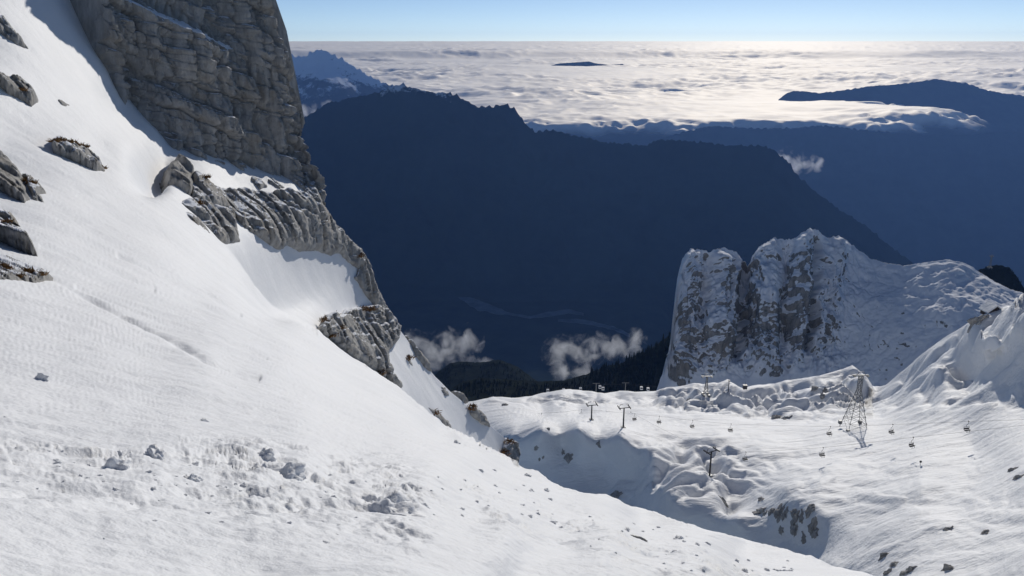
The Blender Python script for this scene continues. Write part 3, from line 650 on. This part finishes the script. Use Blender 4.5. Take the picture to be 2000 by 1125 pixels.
# ------------------------------------------------------------------ sea of clouds
def cloud_mat():
    """water droplets scatter forward: half diffuse, half a very broad forward lobe"""
    m, nt, b = new_mat('cloud tops'); nt.nodes.remove(b)
    d = N(nt, 'ShaderNodeBsdfDiffuse'); d.inputs['Color'].default_value = (0.96, 0.92, 0.85, 1)
    g = N(nt, 'ShaderNodeBsdfGlossy', Roughness=0.76); g.inputs['Color'].default_value = (1.0, 0.93, 0.80, 1)
    x = N(nt, 'ShaderNodeMixShader'); x.inputs[0].default_value = 0.52
    nt.links.new(d.outputs[0], x.inputs[1]); nt.links.new(g.outputs[0], x.inputs[2]); 
    a = N(nt, 'ShaderNodeAttribute', attribute_name='thin'); tr = N(nt, 'ShaderNodeBsdfTransparent'); y = N(nt, 'ShaderNodeMixShader')
    nt.links.new(a.outputs['Fac'], y.inputs[0]); nt.links.new(x.outputs[0], y.inputs[1]); nt.links.new(tr.outputs[0], y.inputs[2]); nt.links.new(y.outputs[0], nt.nodes['Material Output'].inputs['Surface'])
    return m
M['cloud'] = cloud_mat()
phi = np.radians(np.linspace(-20, 37, 640)); rho = np.exp(np.concatenate([np.linspace(math.log(10950), math.log(60000), 340, endpoint=False), np.linspace(math.log(60000), math.log(900000), 70)]))
PH, RH = np.meshgrid(phi, rho)
X = RH * np.tan(PH); Y = RH; G = np.stack([X, Y, X * 0], -1)
def cl(lam, oc, amp, seed, st=(1.5, 1, 1)): 
    out = 0
    for k in range(oc):
        L = lam / 2 ** k; w = np.clip(L / (RH * 0.0076 * 0.9) - 0.3, 0, 1)
        out = out + w * amp * 0.55 ** k * (0.55 - 1.9 * np.abs(perlin(G / (L * np.array(st)) + 3.1 * k + 0.2 * perlin(G / L, seed + 50)[..., None], seed + k)))
    return out
calm = 0.35 + 1.1 * sstep(fbm(G / 7000, 2, 561), -0.35, 0.45)
Z = -1130 + cl(2600, 5, 78, 501) * calm + cl(9000, 2, 110, 521) + cl(700, 2, 40, 531) * calm
step = sstep(RH, 52000 + 6000 * perlin(G / 30000, 541), 55000 + 6000 * perlin(G / 30000, 541))
Z += sstep(RH, 40000, 60000) * 420 * np.clip(perlin(G / np.array([26000, 14000, 1]), 547), 0, 1)
Z += 520 * step * (0.7 + 0.7 * perlin(G / 40000, 543))
az_px = 1000 + F * np.tan(PH) / CP
fray = fbm(G / 1500 * np.array([0.6, 1, 1]), 5, 551, 0.6)
tongue = sstep(az_px + 150 * fray, 1800, 1990) * (1 - sstep(RH + 1500 * fray, 16500, 19000)) + sstep(az_px + 90 * fray, 1690, 1790) * sstep(RH + 500 * fray, 14300, 15200) * (1 - sstep(RH, 17500, 19000))
front = 1 - sstep(RH + 900 * fray, 11000, 11900)
gap = np.clip(tongue + front, 0, 1)
Z -= 260 * gap
thin = np.where(np.arange(len(rho))[:, None] < 3, 1.0, sstep(gap, 0.25, 0.8))
Gc = np.stack([X, Y, Z], -1)
tag(mesh_from('cloud_sea', Gc, grid_faces(*Gc.shape[:2], flip=True), M['cloud'], attrs={'thin': thin}), 'bright sea of clouds stretching to the horizon', kind='stuff')

# ------------------------------------------------------------------ loose clouds in the valley
def puff_cloud(u, v, t, wid, hei, label, dens, seed, blobs):
    """a closed hull of merged lobes filled with uneven mist"""
    m = bpy.data.materials.new('mist'); m.use_nodes = True; nt = m.node_tree; nt.nodes.remove(nt.nodes['Principled BSDF'])
    pv = N(nt, 'ShaderNodeVolumePrincipled'); pv.inputs['Color'].default_value = (0.97, 0.98, 1.0, 1); pv.inputs['Anisotropy'].default_value = 0.4
    tc = N(nt, 'ShaderNodeTexCoord'); s = t / F
    n1 = N(nt, 'ShaderNodeTexNoise', Scale=1.0 / (26 * s), Detail=6.0, Roughness=0.62, Distortion=0.6); nt.links.new(tc.outputs['Object'], n1.inputs['Vector'])
    acc = None
    for bu, bv, br in blobs:
        d = N(nt, 'ShaderNodeVectorMath', operation='DISTANCE'); nt.links.new(tc.outputs['Object'], d.inputs[0]); d.inputs[1].default_value = (bu * s, 0, -bv * s)
        q = math_node(nt, 'SUBTRACT', 1.0, math_node(nt, 'DIVIDE', d.outputs['Value'], br * s))
        acc = q if acc is None else math_node(nt, 'MAXIMUM', acc, q)
    k = math_node(nt, 'ADD', math_node(nt, 'MULTIPLY', acc, 0.9), math_node(nt, 'MULTIPLY', math_node(nt, 'SUBTRACT', n1.outputs[0], 0.585), 3.9))
    k = math_node(nt, 'MULTIPLY', math_node(nt, 'MAXIMUM', k, 0.0), math_node(nt, 'GREATER_THAN', acc, 0.0))
    nt.links.new(math_node(nt, 'MULTIPLY', k, 1.1 * dens / s), pv.inputs['Density'])
    nt.links.new(pv.outputs[0], nt.nodes['Material Output'].inputs['Volume'])
    mb = MB(); b = np.array(blobs, float)
    x0, x1 = (b[:, 0] - b[:, 2]).min() * s, (b[:, 0] + b[:, 2]).max() * s; z0, z1 = (-b[:, 1] - b[:, 2]).min() * s, (-b[:, 1] + b[:, 2]).max() * s; r = b[:, 2].max() * s
    mb.box(((x0 + x1) / 2, 0, (z0 + z1) / 2), (x1 - x0, 2 * r, z1 - z0))
    o = mb.build('cloud', m); o.location = at(np.float64(u), np.float64(v), np.float64(t)); tag(o, label, 'cloud'); return o
puff_cloud(865, 680, 2100, 0, 0, 'ragged valley cloud beside the rocky ridge, left of two', 0.035, 1, [(-65, 0, 42), (-30, 12, 46), (10, 0, 45), (45, -15, 38), (25, 45, 30), (60, 40, 26), (85, 34, 22), (45, 60, 24)])
puff_cloud(1155, 690, 1900, 0, 0, 'hook shaped valley cloud left of the crag, right of two', 0.035, 2, [(-60, 0, 40), (-55, 35, 32), (-30, -5, 36), (0, -8, 36), (30, -18, 36), (55, -12, 32), (80, -25, 30), (-25, 48, 28), (-8, 40, 20)])
puff_cloud(1562, 316, 8000, 0, 0, 'small white cloud on the right flank of the dark mountain', 0.05, 3, [(-28, -6, 26), (-5, 2, 26), (18, 4, 22), (36, 6, 16)])
puff_cloud(612, 214, 8600, 0, 0, 'white cloud strip between the cliff and the dark mountain', 0.05, 4, [(-22, 2, 22), (0, -2, 16), (18, -8, 14), (30, -12, 10)])

# ------------------------------------------------------------------ lift pylons, chairs, cables
def G_(u, v): return ground(u, v, BASIN)
def lattice_pylon(name, base, h, wb, wt, arm, mat, label, nseg=7, rad=0.13):
    o = empty(name, base); leg = MB(); br = MB()
    q = lambda k, s: np.array([s[0], s[1], 0]) * (wb + (wt - wb) * min(1, k / .72)) / 2 + np.array([0, 0, h * k])
    cs = ((-1, -1), (1, -1), (1, 1), (-1, 1))
    for s in cs: leg = MB().bar(q(0, s) - np.array([0, 0, 2.0]), q(.72, s), rad).bar(q(.72, s), q(1, s), rad); leg.build('leg', mat, o)
    ks = [0.72 * (1 - (1 - j / nseg) ** 1.25) for j in range(nseg + 1)] + [.8, .88, .95, 1]
    for j in range(len(ks) - 1):
        for a, b in zip(cs, cs[1:] + cs[:1]):
            br.bar(q(ks[j], a), q(ks[j + 1], b), rad * .55).bar(q(ks[j], b), q(ks[j + 1], a), rad * .55).bar(q(ks[j + 1], a), q(ks[j + 1], b), rad * .55)
    br.build('lattice', mat, o)
    c = MB().bar((-arm, 0, h), (arm, 0, h), rad * 1.5).bar((-arm, 0.5, h), (arm, 0.5, h), rad * 1.5).bar((-arm * .6, 0, h + .1), (-arm * .3, 0, h + 1.6), rad).bar((arm * .6, 0, h + .1), (arm * .3, 0, h + 1.6), rad).bar((-arm * .3, 0, h + 1.6), (arm * .3, 0, h + 1.6), rad); c.build('crossarm', mat, o)
    for s in (-1, 1): MB().box((s * arm * .85, .25, h - .35), (1.0, 2.2, .45)).build('saddle', mat, o)
    for s in cs: MB().box((*(np.array(s) * wb / 2), 0.2), (1.3, 1.3, 1.6)).build('footing', M['steel'], o)
    tag(o, label, 'pylon'); return o
lattice_pylon('lattice_pylon', G_(1668, 834), 25, 9, 1.5, 3.4, M['steel'], 'tall steel lattice cable pylon standing on the ski run')
lattice_pylon('lattice_pylon', G_(1378, 772), 12, 3, .8, 3.2, M['steel'], 'smaller lattice pylon at the foot of the crag', 5, .12)
lattice_pylon('lattice_mast', at(1933., 523., 985.), 15, 3, 1.2, 2.2, M['steel'], 'lattice mast with lamps on top of the dark wooded dome', 5, .1)
def lift_tower(base, h, label, yaw=0.0):
    o = empty('lift_tower', base); o.rotation_euler.z = yaw
    MB().bar((0, 0, -2), (0, 0, h), .42, 10, .3).build('post', M['dark_steel'], o)
    MB().bar((-2.6, 0, h), (2.6, 0, h), .22, 6).build('crossarm', M['dark_steel'], o)
    for s in (-1, 1):
        r = MB().bar((s * 2.5, -2.0, h + .25), (s * 2.5, 2.0, h + .25), .16)
        for k in range(6): r.bar((s * 2.5 - .12, -1.8 + .72 * k, h + .5), (s * 2.5 + .12, -1.8 + .72 * k, h + .5), .26, 8)
        r.build('sheave_assembly', M['dark_steel'], o)
        MB().bar((s * 2.5, 0, h), (s * 1.9, 0, h + 1.9), .1).bar((s * 1.9, 0, h + 1.9), (s * 0.6, 0, h + 1.9), .1).build('service_frame', M['dark_steel'], o)
    MB().box((0, 0, .1), (1.8, 1.8, .9)).build('footing', M['steel'], o)
    tag(o, label, 'lift tower'); return o
lift_tower(G_(1156, 820), 8.0, 'left one of the two T shaped lift towers behind the snow knoll', 0.2)
lift_tower(G_(1217, 836), 10.0, 'right one of the two T shaped lift towers, on the knoll crest', 0.2)
lift_tower(G_(1386, 930), 11.0, 'nearest lift tower, casting a long shadow below the ski run', 0.5)
o = empty('pole', G_(1421, 776)); MB().bar((0, 0, -1), (0, 0, 11), .3, 8, .22).build('post', M['dark_steel'], o); MB().box((0, 0, 11), (1.0, .6, .8)).build('head', M['steel'], o); tag(o, 'plain upright pole right of the smaller lattice pylon', 'pole')

def make_chair():
    o = empty('lift_chair', (0, 0, 0))
    MB().bar((0, 0, 0), (0, 0, -.9), .06, 6).bar((0, 0, -.9), (-.15, .5, -1.7), .06, 6).bar((-.15, .5, -1.7), (0, .55, -2.3), .06, 6).build('hanger', M['dark_steel'], o)
    MB().box((0, 0, .02), (.2, .5, .25)).build('grip', M['dark_steel'], o)
    fr = MB()
    for s in (-1, 1): fr.bar((s * 1.05, .45, -2.3), (s * 1.05, .4, -3.3), .05, 6).bar((s * 1.05, .4, -3.3), (s * 1.05, -.35, -3.45), .05, 6)
    fr.bar((-1.05, .5, -2.3), (1.05, .5, -2.3), .06, 6); fr.build('frame', M['dark_steel'], o)
    MB().box((0, -.02, -3.42), (2.1, .75, .16)).build('seat', M['dark_steel'], o)
    MB().box((0, .42, -2.95), (2.1, .12, .55)).build('backrest', M['dark_steel'], o)
    MB().bar((-1.0, -.5, -3.0), (1.0, -.5, -3.0), .045, 6).bar((-.5, -.5, -3.0), (-.5, -.65, -3.9), .045, 6).bar((.5, -.5, -3.0), (.5, -.65, -3.9), .045, 6).bar((-.8, -.65, -3.9), (.8, -.65, -3.9), .045, 6).build('safety_bar', M['dark_steel'], o)
    return o
chair0 = make_chair()
FIRST = ['first', 'second', 'third', 'fourth', 'fifth', 'sixth', 'seventh', 'eighth', 'ninth', 'tenth', 'eleventh', 'twelfth', 'thirteenth', 'fourteenth', 'fifteenth', 'sixteenth', 'seventeenth', 'eighteenth', 'nineteenth', 'twentieth']
far_line = [(963, 806, 13), (992, 809, 13), (1023, 810, 13.5), (1058, 807, 14), (1095, 805, 14), (1136, 800, 14), (1184, 803, 14), (1240, 808, 15), (1288, 813, 16), (1353, 821, 16.5), (1428, 828, 17.5), (1622, 833, 19.5), (1744, 829, 20.5), (1892, 823, 22)]
near_line = [(1232, 805, 14), (1457, 883, 19), (1608, 874, 20.5), (1784, 854, 22)]
tops = []
for k, (u, v, h) in enumerate(far_line + near_line):
    o = chair0 if k == 0 else copy_tree(chair0)
    p = at(np.float64(u), np.float64(v), np.float64(F * 3.95 / h)); o.location = p; o.rotation_euler.z = 0.25 + 0.1 * math.sin(k * 2.3); tops.append(p)
    if k < 14: lab = 'empty lift chair, %s from the left on the long upper cable' % FIRST[k]
    elif k == 14: lab = 'empty lift chair just right of the right T shaped lift tower, on the return cable'
    else: lab = 'empty lift chair, %s from the left on the lower cable right of the nearest tower' % FIRST[k - 15]
    tag(o, lab, 'chair', 'chairs of the chairlift')
def cable(pts, label, r=.035):
    pts = [np.array(p, float) for p in pts]; mb = MB()
    for a, b in zip(pts[:-1], pts[1:]):
        prev = a
        for s in np.linspace(0, 1, 7)[1:]:
            q = a + (b - a) * s - np.array([0, 0, 4 * .004 * np.linalg.norm(b - a) * s * (1 - s)]); mb.bar(prev, q, r, 5); prev = q
    tag(mb.build('cable', M['dark_steel']), label, 'cable')
cable([tops[0] + (tops[0] - tops[1]) * 2] + tops[:14] + [tops[13] + (tops[13] - tops[12]) * 1.2], 'long upper chairlift cable across the ski run')
cable([tops[14], at(1380., 880., 315.), tops[15], tops[16], tops[17], tops[17] + (tops[17] - tops[16]) * 1.5], 'lower chairlift cable running past the nearest tower')

# far gondola line against the dark hill
gond = empty('gondola', (0, 0, 0))
MB().bar((0, 0, 0), (0, 0, -1.2), .08).build('hanger', M['steel'], gond); b = MB().box((0, 0, -2.3), (1.8, 1.6, 2.0)); b.build('cabin', M['cabin'], gond); MB().box((0, -.82, -2.1), (1.5, .06, .9)).build('window', M['dark_steel'], gond)
gl = [(1070, 757), (1101, 756), (1134, 754), (1172, 750), (1178, 753), (1253, 752), (1266, 754)]; gp = []
for k, (u, v) in enumerate(gl):
    o = gond if k == 0 else copy_tree(gond); p = at(np.float64(u), np.float64(v), np.float64(560.0)); o.location = p; gp.append(p)
    tag(o, 'tiny pale gondola cabin, %s from the left against the dark wooded hill' % FIRST[k], 'gondola', 'gondolas before the dark hill')
cable([at(1060., 758., 560.)] + gp[:4] + [gp[5], at(1300., 757., 560.)], 'gondola cable strung before the dark wooded hill', .06)
for k, (u, vt, vb_) in enumerate(((1164, 747, 768), (1221, 746, 768))):
    o = empty('gondola_tower', at(np.float64(u), np.float64(vb_), np.float64(556.0))); h = (vb_ - vt) * 556 / F
    MB().bar((0, 0, -8), (0, 0, h), .3, 6).build('post', M['steel'], o); MB().bar((-2.5, 0, h), (2.5, 0, h), .25, 6).build('crossarm', M['steel'], o)
    tag(o, ('left' if k == 0 else 'right') + ' one of two small gondola towers at the far edge of the run', 'lift tower')
o = empty('cabin', at(1455., 756., 470.)); MB().box((0, 0, 0), (2.2, 2, 2.2)).build('body', M['dark_steel'], o); MB().bar((0, 0, 1), (0, 0, 3.4), .1).build('hanger', M['dark_steel'], o); MB().box((0, 0, 1.25), (2.4, 2.2, .25)).build('roof', M['dark_steel'], o); tag(o, 'small dark cabin hanging low before the crag foot', 'gondola')
# hut, piste marker
hp = at(1940., 592., 372.)
o = empty('hut', hp - np.array([0, 0, 3.9])); o.rotation_euler.z = 0.05
w_, L_, e_, r_ = 3.6, 7.0, 0.6, 3.4
MB().box((0, 0, e_ / 2 - 1), (2 * w_ - .6, L_ - .6, e_ + 2)).build('wall', M['wood'], o)
g = MB(); g.v = [np.array(p) for p in ((-w_ + .4, -L_ / 2 + .3, e_), (w_ - .4, -L_ / 2 + .3, e_), (0, -L_ / 2 + .3, r_ - .3), (-w_ + .4, -L_ / 2 + .5, e_), (w_ - .4, -L_ / 2 + .5, e_), (0, -L_ / 2 + .5, r_ - .3))]; g.f = [(0, 1, 2), (5, 4, 3), (0, 3, 4, 1), (1, 4, 5, 2), (2, 5, 3, 0)]; g.build('gable', M['wood'], o)
for s in (-1, 1):
    g = MB(); a = .55
    g.v = [np.array(p) for p in ((0, -L_ / 2, r_), (s * (w_ + .6), -L_ / 2, e_ - .5), (s * (w_ + .6), L_ / 2, e_ - .5), (0, L_ / 2, r_), (0, -L_ / 2, r_ + a), (s * (w_ + .6), -L_ / 2, e_ - .5 + a), (s * (w_ + .6), L_ / 2, e_ - .5 + a), (0, L_ / 2, r_ + a))]
    g.f = [(0, 1, 2, 3), (7, 6, 5, 4), (0, 4, 5, 1), (1, 5, 6, 2), (2, 6, 7, 3), (3, 7, 4, 0)]; g.build('snow_roof', M['snow_basin'], o)
tag(o, 'small gabled hut under deep snow on the right hand crest', 'hut')
o = empty('piste_marker', G_(1797, 909)); MB().bar((0, 0, -.5), (0, 0, 1.6), .07, 6).build('pole', M['dark_steel'], o); MB().bar((0, -.06, 1.3), (0, .06, 1.3), .42, 12).build('disc', M['dark_steel'], o); tag(o, 'lone round piste marker on a pole in the right snowfield', 'marker')

# ------------------------------------------------------------------ rocks in the basin
def lump(seed, amp=0.35, res=3, smooth=False):
    import bmesh
    bm = bmesh.new(); bmesh.ops.create_icosphere(bm, subdivisions=res, radius=1.0)
    v = np.array([x.co[:] for x in bm.verts]); k = 1 + amp * fbm(v * 1.3 + seed * 7.7, 5, seed, 0.55) ; f1, f2, val = cells(v * 1.4 + seed, seed); k += 0.30 * (val - .5)
    v = v * k[:, None]
    for x, c in zip(bm.verts, v): x.co = c
    me = bpy.data.meshes.new('lump'); bm.to_mesh(me); bm.free(); me.polygons.foreach_set('use_smooth', np.full(len(me.polygons), smooth)); return me
stones = [lump(k, .85, 3) for k in range(6)]
for me in stones: me.materials.append(M['boulder'])
br = [(1205, 968, 14, 'rock'), (1070, 838, 7, 0), (1048, 876, 7, 0), (1060, 894, 5, 0), (1053, 897, 5, 0), (1100, 883, 8, 0), (1111, 893, 13, 0), (1168, 867, 9, 0), (1414, 981, 15, 0), (1487, 976, 13, 0), (1482, 1000, 17, 0), (1496, 1002, 9, 0), (1507, 999, 12, 0), (1523, 1000, 22, 0), (1533, 1007, 16, 0), (1552, 1000, 13, 0), (1553, 1014, 17, 0), (1567, 1006, 14, 0), (1583, 1000, 16, 0), (1552, 1034, 18, 0), (1525, 1037, 10, 0), (1590, 1027, 22, 0), (1592, 1042, 18, 0), (1571, 1050, 14, 0), (1585, 990, 10, 0), (1727, 1084, 12, 0), (1746, 1104, 16, 0), (1735, 1118, 12, 0), (1774, 1116, 22, 0), (1855, 1034, 14, 0), (1926, 1039, 12, 0), (1854, 1112, 20, 0), (1988, 934, 18, 0), (1978, 918, 12, 0), (1515, 815, 14, 0), (1540, 815, 12, 0), (1612, 765, 10, 0), (1590, 757, 10, 0), (1606, 775, 9, 0), (1345, 782, 9, 0), (1357, 782, 7, 0), (975, 790, 8, 0), (985, 792, 10, 0), (1905, 628, 22, 0), (1925, 622, 14, 0)]
BN = normals(BASIN[2]); zones = {}
for k, (u, v, s, _) in enumerate(br):
    o = bpy.data.objects.new('rock', stones[k % 6]); C.objects.link(o); p = G_(u, v); sz = s * project(p)[2] / F * 0.62
    rr = random.Random(k); i = np.argmin(((BASIN[2] - p) ** 2).sum(-1)); nv = Vector(BN.reshape(-1, 3)[i]); o.location = p - np.array(nv) * sz * 0.12
    o.scale = (sz * rr.uniform(.6, 1.0), sz * rr.uniform(.9, 1.5), sz * .55); o.rotation_mode = 'QUATERNION'; o.rotation_quaternion = nv.to_track_quat('Z', 'Y') @ Quaternion((0, 0, 1), rr.uniform(-.6, .6))
    z = ('in the shaded bowl below the T shaped towers' if u < 1200 and v > 820 else 'on the steep snow face right of the nearest tower' if 1470 < u < 1600 and v > 970 else 'at the bottom right corner of the snowfield' if v > 1030 else 'in the bumpy snow between the run and the crag' if v < 830 and 1300 < u < 1650 else 'at the far left edge of the ski run' if u < 1000 else 'beside the hut on the right crest' if v < 640 else 'in a snow hollow near the nearest lift tower' if u < 1470 else 'at the right edge of the snowfield')
    zones.setdefault(z, []).append((u, v, o))

for z, lst in zones.items():
    for k, (u, v, o) in enumerate(sorted(lst, key=lambda q: q[:2])):
        tag(o, 'dark rock %s, %s from left' % (z, FIRST[k]) if len(lst) > 1 else 'dark rock ' + z, 'rock', 'rocks ' + z)
# ------------------------------------------------------------------ chunks of slid snow on the near slope
chunks = [lump(20 + k, .6, 4, True) for k in range(7)]
for me in chunks: me.materials.append(M['chunk'])
def S_(u, v): return ground(u, v, SLOPE)
def chunk(u, v, s, k, label, group=None, sc3=(1, 1, 1)):
    o = bpy.data.objects.new('snow_chunk', chunks[k % 7]); C.objects.link(o); p = S_(u, v); sz = s * project(p)[2] / F * .5
    rr = random.Random(k * 3 + 1); o.location = p - np.array([0, 0, sz * .22]); o.scale = [sz * c for c in sc3]; o.rotation_euler = (rr.uniform(-.5, .5), rr.uniform(-.5, .5), rr.uniform(0, 6)); tag(o, label, 'snow chunk', group)
big = [(225, 915, 58, (1, .8, .75), 'broad snow lump left of centre in the foreground debris'), (302, 892, 46, (1, .8, .8), 'pointed snow lump behind the broad foreground one'), (372, 936, 36, (1, .8, .7), 'snow lump right of the broad foreground one'), (521, 890, 36, (.9, .8, .9), 'upright snow lump standing alone behind the debris'), (558, 928, 66, (1.1, .7, .55), 'flat winged slab of crusted snow in the foreground'), (770, 1005, 90, (1.1, .8, .55), 'largest snow block at the right end of the debris'), (80, 738, 26, (1, .7, .8), 'fin shaped snow lump on the left slope'), (400, 822, 17, (.7, .7, 1.1), 'small snow cone alone in mid slope'), (893, 866, 16, (1.2, .7, .6), 'flat snow plate near the lip of the slope'), (1325, 1052, 20, (1, .8, .8), 'rounded snow ball by the slope edge'), (830, 990, 18, (1, .8, .8), 'cube like snow piece right of the largest block'), (930, 955, 17, (1, .8, .9), 'lumpy snow piece in the middle of the slope edge debris')]
for k, (u, v, s, s3, lab) in enumerate(big): chunk(u, v, s, k, lab, None, s3)
rr = random.Random(5)
for k in range(90):
    u = rr.uniform(820, 1560); v = ridge_v(u) + rr.uniform(6, 95) if u > 1012 else rr.uniform(915, 1010)
    chunk(u, min(v, 1115), rr.choice([5, 6, 7, 8, 10, 13]), k + 40, 'small snow crumb scattered over the right part of the near slope', 'snow crumbs on the right of the near slope', (1, .85, .7))
for k in range(80):
    u = rr.uniform(0, 800); v = 905 + .10 * u + rr.gauss(0, 45)
    chunk(u, min(v, 1110), rr.choice([6, 7, 8, 10, 12, 16]), k + 200, 'small snow lump lying in the foreground debris', 'snow lumps in the foreground debris', (1, .85, .5))
o = bpy.data.objects.new('stone', stones[2]); C.objects.link(o); p = S_(1248, 1053); sz = project(p)[2] / F; o.location = p; o.scale = (20 * sz, 4 * sz, 4 * sz); o.rotation_euler = (0, 0.45, 0.2); tag(o, 'thin dark stone lying on the near snow at the slope edge', 'stone')

# ------------------------------------------------------------------ haze
hm = bpy.data.materials.new('haze'); hm.use_nodes = True; nt = hm.node_tree; nt.nodes.remove(nt.nodes['Principled BSDF'])
pv = N(nt, 'ShaderNodeVolumePrincipled'); pv.inputs['Color'].default_value = (0.22, 0.44, 1.0, 1); pv.inputs['Density'].default_value = 2.5e-5; pv.inputs['Anisotropy'].default_value = 0.3
nt.links.new(pv.outputs[0], nt.nodes['Material Output'].inputs['Volume'])
hz = MB().box((0, 3350, -1440), (24000, 14700, 3080)).build('haze', hm); tag(hz, kind='stuff')
